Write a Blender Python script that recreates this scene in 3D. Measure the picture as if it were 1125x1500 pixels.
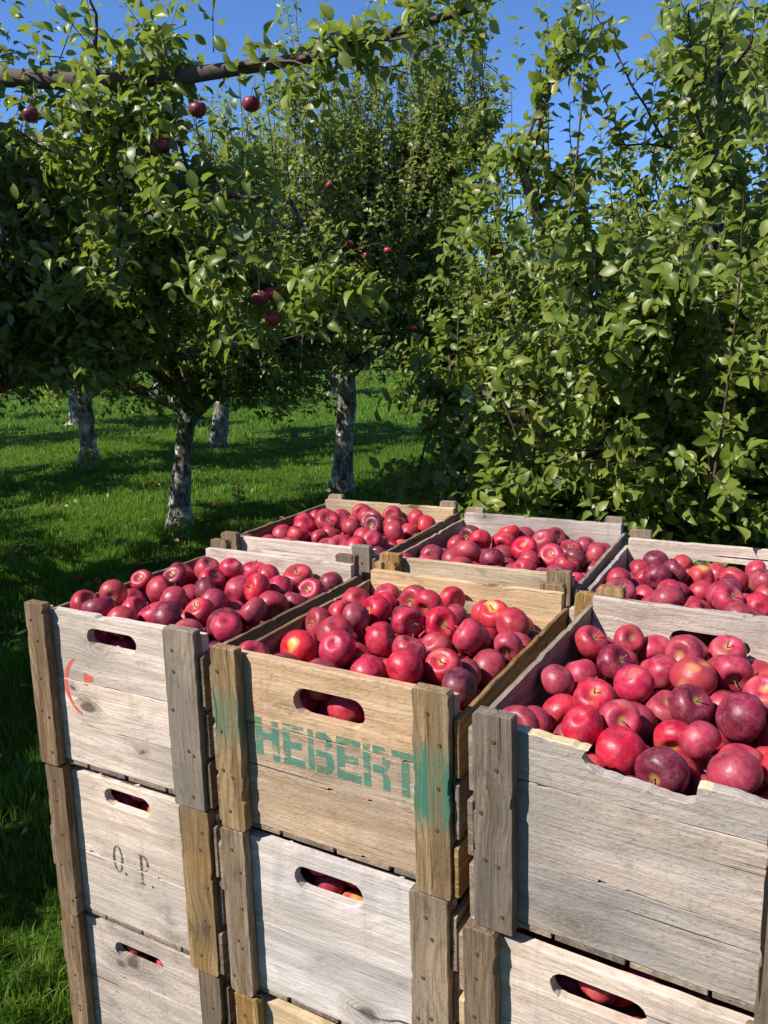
import bpy, bmesh, math, random
import numpy as np
from mathutils import Matrix, Vector, Euler

for o in list(bpy.data.objects):
    bpy.data.objects.remove(o, do_unlink=True)
scene = bpy.context.scene
COL = scene.collection

# ------------------------------------------------------------------ camera
CAM_Z = 1.5655
F_PX, PITCH, ROLL = 1187.04, math.radians(11.853), math.radians(1.4766)   # photo is 1125 x 1500
cam_data = bpy.data.cameras.new('camera')
cam_data.sensor_fit = 'HORIZONTAL'
cam_data.sensor_width = 36.0
cam_data.lens = 36.0 * F_PX / 1125.0
cam_data.clip_start = 0.05
cam_data.clip_end = 2000
cam = bpy.data.objects.new('camera', cam_data)
COL.objects.link(cam)
cam.matrix_world = (Matrix.Translation((0, 0, CAM_Z)) @ Matrix.Rotation(math.pi / 2 - PITCH, 4, 'X')
                    @ Matrix.Rotation(-ROLL, 4, 'Z'))
scene.camera = cam

# ------------------------------------------------------------------ sky, sun, exposure
SUN_H = Vector((-0.918, -0.396))          # horizontal direction towards the sun
SUN_EL = math.radians(45)
world = bpy.data.worlds.new('World')
scene.world = world
world.use_nodes = True
wn = world.node_tree
sky = wn.nodes.new('ShaderNodeTexSky')
sky.sky_type = 'NISHITA'
sky.sun_disc = False
sky.sun_elevation = SUN_EL
sky.sun_rotation = math.atan2(SUN_H.x, SUN_H.y)
sky.altitude = 300
sky.air_density = 0.6
sky.dust_density = 0.0
sky.ozone_density = 10.0
bg = wn.nodes['Background']
bg.inputs['Strength'].default_value = 0.15
wn.links.new(sky.outputs[0], bg.inputs['Color'])

sun_data = bpy.data.lights.new('sun', 'SUN')
sun_data.energy = 5.0
sun_data.angle = math.radians(0.53)
sun_data.color = (1.0, 0.945, 0.86)
sun = bpy.data.objects.new('sun', sun_data)
COL.objects.link(sun)
sdir = Vector((SUN_H.x * math.cos(SUN_EL), SUN_H.y * math.cos(SUN_EL), math.sin(SUN_EL))).normalized()
sun.rotation_euler = sdir.to_track_quat('Z', 'Y').to_euler()
sun.location = sdir * 30
scene.view_settings.view_transform = 'Standard'
scene.view_settings.look = 'None'
scene.view_settings.gamma = 1.0
scene.view_settings.exposure = 0.68
scene.cycles.max_bounces = 8
scene.cycles.transparent_max_bounces = 12
scene.cycles.sample_clamp_indirect = 6.0

# ------------------------------------------------------------------ pixel -> ray / ground
def ray(px, py):
    X, Y = (px - 562.5) / F_PX, (750 - py) / F_PX
    c, s = math.cos(-ROLL), math.sin(-ROLL)
    X, Y = X * c - Y * s, X * s + Y * c
    c, s = math.cos(PITCH), math.sin(PITCH)
    return Vector((X, c + Y * s, -s + Y * c))

def on_ground(px, py, z=0.0):
    v = ray(px, py)
    v = v * ((z - CAM_Z) / v.z)
    return Vector((v.x, v.y, z))

def at_depth(px, py, y):
    v = ray(px, py)
    v = v * (y / v.y)
    return Vector((v.x, v.y, v.z + CAM_Z))

def to_pixels(P):
    """world points (n,3) -> photo pixels, for culling what is far outside the frame"""
    x, y, z = P[:, 0], P[:, 1], P[:, 2] - CAM_Z
    c, s = math.cos(PITCH), math.sin(PITCH)
    fwd = np.maximum(y * c - z * s, 1e-3)
    X, Y = x / fwd, (y * s + z * c) / fwd
    c, s = math.cos(ROLL), math.sin(ROLL)
    X, Y = X * c - Y * s, X * s + Y * c
    return 562.5 + F_PX * X, 750 - F_PX * Y, y * math.cos(PITCH) - z * math.sin(PITCH)

# ------------------------------------------------------------------ helpers
def link(o, parent=None):
    COL.objects.link(o)
    if parent is not None:
        o.parent = parent
    return o

def tag(o, label=None, cat=None, group=None, kind=None):
    if label: o['label'] = label
    if cat: o['category'] = cat
    if group: o['group'] = group
    if kind: o['kind'] = kind
    return o

def empty(name, M=None):
    o = bpy.data.objects.new(name, None)
    o.empty_display_size = 0.1
    link(o)
    if M is not None:
        o.matrix_world = M
    return o

def np_mesh(name, V, faces, mat=None, smooth=False, attrs=None):
    """V (n,3); faces list of (m,k) int arrays; attrs {name: per-vertex float array}"""
    me = bpy.data.meshes.new(name)
    V = np.asarray(V, np.float32)
    me.vertices.add(len(V))
    me.vertices.foreach_set('co', V.ravel())
    loops = np.concatenate([f.ravel() for f in faces]).astype(np.int32)
    sizes = np.concatenate([np.full(len(f), f.shape[1], np.int32) for f in faces])
    starts = np.concatenate([[0], np.cumsum(sizes)[:-1]]).astype(np.int32)
    me.loops.add(len(loops))
    me.loops.foreach_set('vertex_index', loops)
    me.polygons.add(len(sizes))
    me.polygons.foreach_set('loop_start', starts)
    me.polygons.foreach_set('loop_total', sizes)
    me.update(calc_edges=True)
    if smooth:
        me.polygons.foreach_set('use_smooth', np.ones(len(sizes), bool))
    if attrs:
        for k, a in attrs.items():
            at = me.attributes.new(k, 'FLOAT', 'POINT')
            at.data.foreach_set('value', np.asarray(a, np.float32))
    if mat:
        me.materials.append(mat)
    return me

# ------------------------------------------------------------------ node helper
class NT:
    def __init__(self, name):
        self.mat = bpy.data.materials.new(name)
        self.mat.use_nodes = True
        self.t = self.mat.node_tree
        self.t.nodes.clear()
        self.out = self.t.nodes.new('ShaderNodeOutputMaterial')
    def put(self, sock, v):
        if v is None: return
        if hasattr(v, 'is_output') or isinstance(v, bpy.types.NodeSocket):
            self.t.links.new(v, sock)
        else:
            if isinstance(v, (tuple, list)) and len(v) == 3 and sock.type == 'RGBA':
                v = (*v, 1)
            sock.default_value = v
    def n(self, typ, ins=None, **props):
        nd = self.t.nodes.new('ShaderNode' + typ)
        for k, v in props.items():
            setattr(nd, k, v)
        for k, v in (ins or {}).items():
            self.put(nd.inputs[k], v)
        return nd
    def m(self, op, a, b=None, c=None, clamp=False):
        nd = self.n('Math', operation=op, use_clamp=clamp)
        for i, v in enumerate((a, b, c)):
            if v is not None: self.put(nd.inputs[i], v)
        return nd.outputs[0]
    def vm(self, op, a, b):
        nd = self.n('VectorMath', operation=op)
        self.put(nd.inputs[0], a); self.put(nd.inputs[1], b)
        return nd.outputs[0]
    def mix(self, f, a, b, blend='MIX'):
        nd = self.n('Mix', data_type='RGBA', blend_type=blend)
        self.put(nd.inputs[0], f); self.put(nd.inputs[6], a); self.put(nd.inputs[7], b)
        return nd.outputs[2]
    def step(self, v, a, b):
        nd = self.n('MapRange', interpolation_type='SMOOTHSTEP')
        self.put(nd.inputs[0], v); self.put(nd.inputs[1], a); self.put(nd.inputs[2], b)
        return nd.outputs[0]
    def noise(self, vec, scale, detail=4, rough=.55, dist=0.0):
        return self.n('TexNoise', {'Vector': vec, 'Scale': scale, 'Detail': detail, 'Roughness': rough, 'Distortion': dist}).outputs[0]
    def surf(self, s):
        self.t.links.new(s, self.out.inputs['Surface'])
        return self.mat

def object_space(g, spread=9.0):
    tc = g.n('TexCoord').outputs['Object']
    r = g.n('ObjectInfo').outputs['Random']
    off = g.n('CombineXYZ', {0: g.m('MULTIPLY', r, spread * 3.1), 1: g.m('MULTIPLY', r, spread * 7.7), 2: g.m('MULTIPLY', r, spread * 5.3)}).outputs[0]
    return tc, g.vm('ADD', tc, off), r

# ------------------------------------------------------------------ wood
def wood(name, light, dark, grey=(.30, .285, .27), weather=.5, knots=.6, grain=1.0, smear=None, rough=.86, sawn=.3):
    g = NT(name)
    tc, P, rnd = object_space(g)
    # knots first: the grain bends round them
    jig = g.noise(g.vm('MULTIPLY', P, (25, 40, 40)), 1.0, 3)
    kp = g.vm('MULTIPLY', P, (8.0, 13, 0.0))
    kp = g.vm('ADD', kp, g.n('CombineXYZ', {0: g.m('MULTIPLY', jig, .22), 1: g.m('MULTIPLY', jig, .22)}).outputs[0])
    vor = g.n('TexVoronoi', {'Vector': kp, 'Scale': 1.0, 'Randomness': 1.0})
    pick = g.n('SeparateColor', {0: vor.outputs['Color']})
    sel = g.m('GREATER_THAN', pick.outputs[0], knots)
    size = g.m('ADD', g.m('MULTIPLY', pick.outputs[1], .10), .045)
    kd = g.m('DIVIDE', vor.outputs['Distance'], size)
    knot = g.m('MULTIPLY', g.step(kd, 1.25, .75), sel)
    halo = g.m('MULTIPLY', g.step(kd, 4.0, .8), sel)
    kring = g.m('MULTIPLY', halo, g.m('ABSOLUTE', g.m('SINE', g.m('MULTIPLY', kd, 7))))
    bend = g.n('CombineXYZ', {1: g.m('MULTIPLY', halo, .012)}).outputs[0]
    Q = g.vm('ADD', P, bend)
    g1 = g.noise(g.vm('MULTIPLY', Q, (2.4, 48, 48)), 1.0, 7, .66, .5)
    g2 = g.noise(g.vm('MULTIPLY', Q, (11, 330, 330)), 1.0, 4, .65)
    warp = g.noise(g.vm('MULTIPLY', Q, (2.2, 7, 7)), 1.0, 2)
    ring_v = g.m('ADD', g.m('MULTIPLY', g.n('SeparateXYZ', {0: Q}).outputs[1], 240), g.m('MULTIPLY', warp, 46))
    rings = g.m('POWER', g.m('ABSOLUTE', g.m('SINE', ring_v)), 6)
    s1 = g.noise(g.vm('MULTIPLY', P, (5, 10, 10)), 1.0, 5, .6)
    s2 = g.noise(g.vm('MULTIPLY', P, (17, 30, 30)), 1.0, 6, .72)
    s3 = g.noise(g.vm('MULTIPLY', P, (150, 260, 260)), 1.0, 3, .6)
    s4 = g.noise(g.vm('MULTIPLY', P, (3.2, 4.0, 4.0)), 1.0, 3, .5)
    c = g.mix(g.step(g1, .38, .62), dark, light)
    c = g.mix(g.m('MULTIPLY', rings, .30 * grain), c, tuple(.72 * k for k in dark))
    c = g.mix(g.m('MULTIPLY', g.step(s1, .44, .64), weather), c, grey)
    c = g.mix(g.m('MULTIPLY', g.step(s4, .50, .66), .55), c, tuple(.60 * k for k in grey))
    c = g.mix(g.m('MULTIPLY', g.step(s2, .54, .70), .55), c, tuple(.45 * k for k in dark))
    c = g.mix(g.m('MULTIPLY', g.step(g2, .50, .78), .75 * grain), c, tuple(.40 * k for k in dark))
    c = g.mix(g.m('MULTIPLY', g.step(s3, .54, .70), sawn), c, tuple(.45 * k for k in dark))
    # water marks that ran down across the grain
    w1 = g.noise(g.vm('MULTIPLY', P, (34, 5, 5)), 1.0, 4, .6)
    c = g.mix(g.m('MULTIPLY', g.step(w1, .55, .72), .30), c, tuple(.50 * k for k in grey))
    # long drying cracks
    cr = g.noise(g.vm('MULTIPLY', Q, (1.5, 95, 95)), 1.0, 2, .5, .3)
    crack = g.m('MULTIPLY', g.step(cr, .695, .725), .9 * grain, clamp=True)
    c = g.mix(crack, c, (.018, .014, .011))
    c = g.mix(g.m('MULTIPLY', halo, .35), c, tuple(.55 * k for k in dark))
    c = g.mix(g.m('MULTIPLY', kring, .4), c, (.11, .08, .06))
    c = g.mix(g.m('MULTIPLY', knot, .8), c, (.075, .052, .042))
    tone = g.n('HueSaturation', {'Color': c, 'Value': g.m('ADD', .86, g.m('MULTIPLY', rnd, .26)), 'Saturation': g.m('ADD', .88, g.m('MULTIPLY', rnd, .25))}).outputs[0]
    if smear:
        lo, hi, col, amt = smear
        u = g.n('SeparateXYZ', {0: tc}).outputs[0]
        uu = g.m('ADD', u, g.m('MULTIPLY', g.m('SUBTRACT', s2, .5), .09))
        band = g.m('MULTIPLY', g.step(uu, lo, lo + .05), g.step(uu, hi, hi - .05))
        worn = g.step(g.m('ADD', g1, g.m('MULTIPLY', s2, .5)), .52, .88)
        tone = g.mix(g.m('MULTIPLY', g.m('MULTIPLY', band, amt), worn), tone, col)
    hgt = g.m('ADD', g.m('MULTIPLY', g1, .9), g.m('MULTIPLY', g2, .6))
    hgt = g.m('SUBTRACT', hgt, g.m('MULTIPLY', crack, 1.6))
    hgt = g.m('ADD', hgt, g.m('ADD', g.m('MULTIPLY', s2, .8), g.m('MULTIPLY', s3, 1.5 * sawn)))
    bump = g.n('Bump', {'Height': hgt, 'Strength': .6, 'Distance': .0022}).outputs[0]
    b = g.n('BsdfPrincipled', {'Base Color': tone, 'Roughness': rough, 'Specular IOR Level': .22, 'Normal': bump})
    return g.surf(b.outputs[0])

GREEN = (.035, .15, .105)
W_BEIGE = wood('wood_beige', (.70, .585, .50), (.50, .40, .32), grey=(.47, .41, .37), weather=.5, knots=.38)
W_TAN = wood('wood_tan', (.58, .42, .29), (.42, .28, .175), grey=(.42, .32, .24), weather=.35, knots=.62, sawn=.45)
W_SILVER = wood('wood_silver', (.64, .575, .54), (.47, .41, .375), grey=(.48, .44, .42), weather=.6, knots=.36)
W_GREY = wood('wood_grey', (.53, .45, .395), (.38, .31, .26), grey=(.36, .32, .295), weather=.6, knots=.75, sawn=.5)
W_CLEAT = wood('wood_cleat_brown', (.27, .19, .12), (.125, .08, .048), grey=(.20, .15, .105), weather=.5, knots=.6, grain=1.7)
W_CLEATG = wood('wood_cleat_grey', (.30, .23, .165), (.15, .107, .072), grey=(.22, .18, .145), weather=.6, knots=.6, grain=1.7)
W_GOLD = wood('wood_golden', (.37, .245, .12), (.20, .12, .05), grey=(.26, .19, .12), weather=.35, knots=.55, grain=1.7)
W_GOLDS = wood('wood_golden_smeared', (.37, .245, .12), (.20, .12, .05), grey=(.26, .19, .12), weather=.35, knots=.55, grain=1.7, smear=(-.065, .085, GREEN, .95))
W_GOLDL = wood('wood_golden_tinged', (.37, .245, .12), (.20, .12, .05), grey=(.26, .19, .12), weather=.35, knots=.55, grain=1.7, smear=(-.03, .10, GREEN, .6))
W_SLAT = wood('wood_slat', (.38, .295, .21), (.23, .165, .11), grey=(.27, .225, .19), weather=.5, knots=.7, grain=1.3)
W_DARK = wood('wood_slat_dark', (.26, .205, .165), (.14, .105, .08), grey=(.19, .165, .15), weather=.6, knots=.8, grain=1.3)
W_CREAM = wood('wood_cream', (.64, .485, .31), (.47, .33, .19), grey=(.46, .355, .25), weather=.25, knots=.65)

W_FRESH = wood('wood_fresh_split', (.78, .62, .36), (.62, .46, .24), grey=(.6, .46, .27), weather=.1, knots=.95, grain=.6)

def plain(name, col, rough=.6, spec=.3, metal=0.0):
    g = NT(name)
    tc, P, rnd = object_space(g)
    nz = g.noise(P, 90, 4)
    c = g.mix(nz, tuple(.6 * k for k in col), tuple(min(1, 1.25 * k) for k in col))
    b = g.n('BsdfPrincipled', {'Base Color': c, 'Roughness': rough, 'Specular IOR Level': spec, 'Metallic': metal})
    return g.surf(b.outputs[0])

M_NAIL = plain('rusty_nail', (.12, .055, .03), .75)
M_STEM = plain('apple_stem', (.16, .10, .04), .7)
M_CALYX = plain('apple_calyx', (.10, .065, .03), .8)

def paint(name, col, wear=.5, hard=.12):
    g = NT(name)
    tc, P, rnd = object_space(g)
    a = g.noise(g.vm('MULTIPLY', tc, (26, 26, 160)), 1.0, 5, .65)
    b_ = g.noise(tc, 60, 5, .7)
    v = g.m('ADD', g.m('MULTIPLY', a, .6), g.m('MULTIPLY', b_, .4))
    f = g.step(v, wear, wear - hard)
    c = g.mix(g.noise(tc, 35, 3), tuple(.75 * k for k in col), tuple(min(1, 1.3 * k) for k in col))
    b = g.n('BsdfPrincipled', {'Base Color': c, 'Roughness': .8, 'Specular IOR Level': .2}).outputs[0]
    tr = g.n('BsdfTransparent').outputs[0]
    mx = g.n('MixShader', {0: f, 1: tr, 2: b}).outputs[0]
    return g.surf(mx)

P_GREEN = paint('stencil_green', (.075, .22, .16), .625, .20)
P_RED = paint('paint_red', (.56, .105, .08), .625, .14)
P_BLACK = paint('stencil_black', (.05, .045, .045), .62, .22)
P_FAINT = paint('stencil_faint', (.20, .17, .15), .50, .16)
P_PINK = paint('paint_faint_red', (.55, .28, .22), .47, .12)

# ------------------------------------------------------------------ leaves, bark, grass, ground
def leaf_material(name, c1, c2, under, trans=.33, yellow=(.30, .26, .035)):
    g = NT(name)
    t = g.n('Attribute', attribute_name='tint').outputs['Fac']
    tc = g.n('TexCoord').outputs['Object']
    nz = g.noise(tc, 14, 2)
    c = g.mix(g.m('MULTIPLY', t, 1.0, clamp=True), c1, c2)
    c = g.mix(g.step(t, .955, .985), c, yellow)
    c = g.mix(g.m('MULTIPLY', nz, .25), c, tuple(.55 * k for k in c1))
    back = g.n('NewGeometry').outputs['Backfacing']
    cb = g.mix(.62, c, under)
    col = g.mix(back, c, cb)
    pr = g.n('BsdfPrincipled', {'Base Color': col, 'Roughness': g.m('ADD', .40, g.m('MULTIPLY', back, .3)), 'Specular IOR Level': .42}).outputs[0]
    tcol = g.mix(.5, c, (.34, .46, .03))
    tl = g.n('BsdfTranslucent', {'Color': tcol}).outputs[0]
    mx = g.n('MixShader', {0: trans, 1: pr, 2: tl}).outputs[0]
    return g.surf(mx)

M_LEAF = leaf_material('apple_leaf', (.088, .145, .016), (.32, .355, .065), (.40, .40, .25), .42)
M_LEAF_FAR = leaf_material('apple_leaf_far', (.092, .145, .020), (.31, .335, .062), (.38, .38, .22), .42)

def bark_material():
    g = NT('apple_bark')
    tc, P, rnd = object_space(g, 3)
    a = g.noise(g.vm('MULTIPLY', P, (22, 22, 7)), 1.0, 7, .7, .6)
    b = g.noise(P, 9, 5, .65)
    c = g.mix(g.step(a, .36, .62), (.045, .036, .028), (.26, .235, .20))
    c = g.mix(g.step(b, .50, .66), c, (.60, .57, .52))
    c = g.mix(g.step(g.noise(P, 26, 4), .62, .75), c, (.03, .024, .02))
    bump = g.n('Bump', {'Height': g.m('ADD', a, g.m('MULTIPLY', b, .5)), 'Strength': .9, 'Distance': .02}).outputs[0]
    pr = g.n('BsdfPrincipled', {'Base Color': c, 'Roughness': .9, 'Specular IOR Level': .15, 'Normal': bump}).outputs[0]
    return g.surf(pr)
M_BARK = bark_material()
M_TWIG = plain('twig_bark', (.10, .07, .05), .8)

def grass_material():
    g = NT('grass_blade')
    t = g.n('Attribute', attribute_name='tint').outputs['Fac']
    h = g.n('Attribute', attribute_name='along').outputs['Fac']
    c = g.mix(t, (.040, .115, .010), (.19, .32, .03))
    geo = g.n('NewGeometry').outputs['Position']
    c = g.mix(g.m('MULTIPLY', g.step(g.noise(geo, 1.4, 4, .6), .50, .68), .55), c, (.20, .26, .045))
    c = g.mix(g.m('MULTIPLY', g.step(g.noise(geo, 3.7, 3, .6), .55, .70), .5), c, (.035, .085, .014))
    c = g.mix(g.step(t, .93, .99), c, (.24, .21, .09))
    c = g.mix(g.m('MULTIPLY', h, .35), c, (.15, .24, .05))
    pr = g.n('BsdfPrincipled', {'Base Color': c, 'Roughness': .55, 'Specular IOR Level': .15}).outputs[0]
    tl = g.n('BsdfTranslucent', {'Color': g.mix(.5, c, (.24, .44, .02))}).outputs[0]
    return g.surf(g.n('MixShader', {0: .45, 1: pr, 2: tl}).outputs[0])
M_GRASS = grass_material()

def ground_material():
    g = NT('orchard_turf')
    tc = g.n('TexCoord').outputs['Object']
    a = g.noise(tc, .9, 6, .6)
    b = g.noise(tc, 26, 6, .75)
    d = g.noise(tc, 160, 3, .7)
    c = g.mix(g.step(b, .35, .68), (.030, .085, .008), (.13, .25, .02))
    c = g.mix(g.m('MULTIPLY', g.step(a, .45, .65), .5), c, (.13, .22, .03))
    c = g.mix(g.m('MULTIPLY', g.step(d, .6, .75), .5), c, (.05, .045, .02))
    bump = g.n('Bump', {'Height': g.m('ADD', b, d), 'Strength': 1.0, 'Distance': .05}).outputs[0]
    pr = g.n('BsdfPrincipled', {'Base Color': c, 'Roughness': .9, 'Specular IOR Level': .1, 'Normal': bump}).outputs[0]
    return g.surf(pr)

def build_ground():
    rs = np.random.RandomState(3)
    xs = np.concatenate([-np.geomspace(900, 16, 10), np.linspace(-14, 14, 57), np.geomspace(16, 900, 10)])
    ys = np.concatenate([-np.geomspace(300, 10, 6), np.linspace(-8, 30, 77), np.geomspace(33, 1200, 12)])
    X, Y = np.meshgrid(xs, ys, indexing='ij')
    Z = ground_z(X, Y)
    V = np.stack([X.ravel(), Y.ravel(), Z.ravel()], 1)
    nx, ny = len(xs), len(ys)
    i, j = np.meshgrid(np.arange(nx - 1), np.arange(ny - 1), indexing='ij')
    a = (i * ny + j).ravel()
    me = np_mesh('ground', V, [np.stack([a, a + ny, a + ny + 1, a + 1], 1)], ground_material(), True)
    o = link(bpy.data.objects.new('ground', me))
    tag(o, 'mown green orchard turf under the apple trees', None, None, 'structure')

def ground_z(X, Y):
    """gentle unevenness, level where the crates stand"""
    z = .035 * np.sin(X * 1.1 + .5 * Y) + .03 * np.sin(.8 * Y - .6 * X + 1.0)
    d = np.hypot(X - .1, Y - 1.6)
    return (z - .03) * np.clip((d - 1.3) / 1.5, 0, 1) * np.clip(60 / np.maximum(np.abs(Y) + np.abs(X), 1), 0, 1)

build_ground()

# ------------------------------------------------------------------ wooden plates
def plate_mesh(name, outline, holes, th, mat, bevel=.0011):
    """outline (u,v) CCW polygon with holes, u along the grain; thickness th centred on w=0"""
    bm = bmesh.new()
    edges = []
    for loop in [outline] + holes:
        vs = [bm.verts.new((u, v, th / 2)) for u, v in loop]
        edges += [bm.edges.new((vs[i], vs[(i + 1) % len(vs)])) for i in range(len(vs))]
    res = bmesh.ops.triangle_fill(bm, use_beauty=True, use_dissolve=False, edges=edges)
    faces = [f for f in bm.faces]
    bmesh.ops.recalc_face_normals(bm, faces=faces)
    if faces and faces[0].normal.z < 0:
        bmesh.ops.reverse_faces(bm, faces=faces)
    r = bmesh.ops.extrude_face_region(bm, geom=faces)
    vs = [e for e in r['geom'] if isinstance(e, bmesh.types.BMVert)]
    bmesh.ops.translate(bm, vec=(0, 0, -th), verts=vs)
    bmesh.ops.recalc_face_normals(bm, faces=bm.faces[:])
    if bevel:
        sharp = [e for e in bm.edges if len(e.link_faces) == 2 and e.calc_face_angle(0) > 1.0]
        bmesh.ops.bevel(bm, geom=sharp, offset=bevel, segments=1, affect='EDGES', clamp_overlap=True)
    me = bpy.data.meshes.new(name)
    bm.to_mesh(me); bm.free()
    me.materials.append(mat)
    return me

def board_outline(L, Wd, rs, jit=.0004, step=.016, chip=.0, corner=0.0):
    """closed outline of a sawn board centred on the origin, its long edges a little uneven, with a few splintered nicks"""
    h, w = L / 2, Wd / 2
    n = max(2, int(L / step))
    edges = []
    for sg in (-1, 1):
        us = list(np.linspace(-h, h, n + 1))
        wob = rs.normal(0, jit, n + 1)
        e = [(u, sg * w + k) for u, k in zip(us, wob)]
        for _ in range(rs.poisson(chip * 1.6)):
            c = rs.uniform(-h * .92, h * .92); ln = rs.uniform(.004, .016); dp = rs.uniform(.0012, .0038)
            e = [q for q in e if abs(q[0] - c) > ln]
            e += [(c - ln, sg * w), (c - ln * .7, sg * (w - dp)), (c + ln * .3, sg * (w - dp * .7)), (c + ln * .9, sg * w)]
        e.sort()
        edges.append(e)
    lo, hi = edges[0], edges[1][::-1]
    if corner:
        out = []
        for e in (lo, hi):
            (u0, v0), (u1, v1) = e[0], e[-1]
            c0, c1 = corner * rs.uniform(.3, 1.4), corner * rs.uniform(.3, 1.4)
            e = [q for q in e if abs(q[0]) < h - max(c0, c1)]
            out += [(u0, v0 - math.copysign(c0 * .8, v0)), (u0 + math.copysign(c0, -u0), v0)] + e + [(u1 + math.copysign(c1, -u1), v1), (u1, v1 - math.copysign(c1 * .8, v1))]
        return out
    return lo + hi

def stadium(cu, cv, w, h, rs, n=7):
    r = h / 2
    pts = []
    for sgn, a0 in ((1, -math.pi / 2), (-1, math.pi / 2)):
        for k in range(n + 1):
            a = a0 + math.pi * k / n
            pts.append((cu + sgn * (w / 2 - r) + r * math.cos(a) * rs.uniform(.96, 1.04), cv + r * math.sin(a) * rs.uniform(.96, 1.04)))
    return pts

AXES = {'x': Matrix(((1, 0, 0), (0, 0, -1), (0, 1, 0))),        # u->x, v->z, w->-y   (end boards)
        'z': Matrix(((0, -1, 0), (0, 0, -1), (1, 0, 0))),       # u->z, v->-x, w->-y  (cleats)
        'y': Matrix(((0, 0, 1), (1, 0, 0), (0, 1, 0))),         # u->y, v->z, w->x    (side slats)
        'b': Matrix(((0, 1, 0), (1, 0, 0), (0, 0, -1)))}        # u->y, v->x, w->-z   (bottom slats)

def put_plate(name, me, parent, axes, loc, tilt=0.0):
    o = link(bpy.data.objects.new(name, me), parent)
    M = AXES[axes].to_4x4() @ Matrix.Rotation(tilt, 4, 'Z')
    o.matrix_local = Matrix.Translation(loc) @ M
    return o

def fresh_edge(me, mat):
    """pale new wood where the top of the board split away"""
    me.materials.append(mat)
    for p_ in me.polygons:
        if p_.normal.y > .3 and p_.center.x < .075 and p_.center.y > 0:
            p_.material_index = 1

def nail_mesh():
    bm = bmesh.new()
    bmesh.ops.create_cone(bm, cap_ends=True, segments=8, radius1=.0033, radius2=.0026, depth=.0012)
    me = bpy.data.meshes.new('nail')
    bm.to_mesh(me); bm.free()
    me.materials.append(M_NAIL)
    return me
NAIL = nail_mesh()

P_, T_, CW, D_ = .018, .016, .044, .498       # cleat depth, end board thickness, cleat width, crate depth
SL = .009                                      # side and bottom slat thickness

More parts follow.
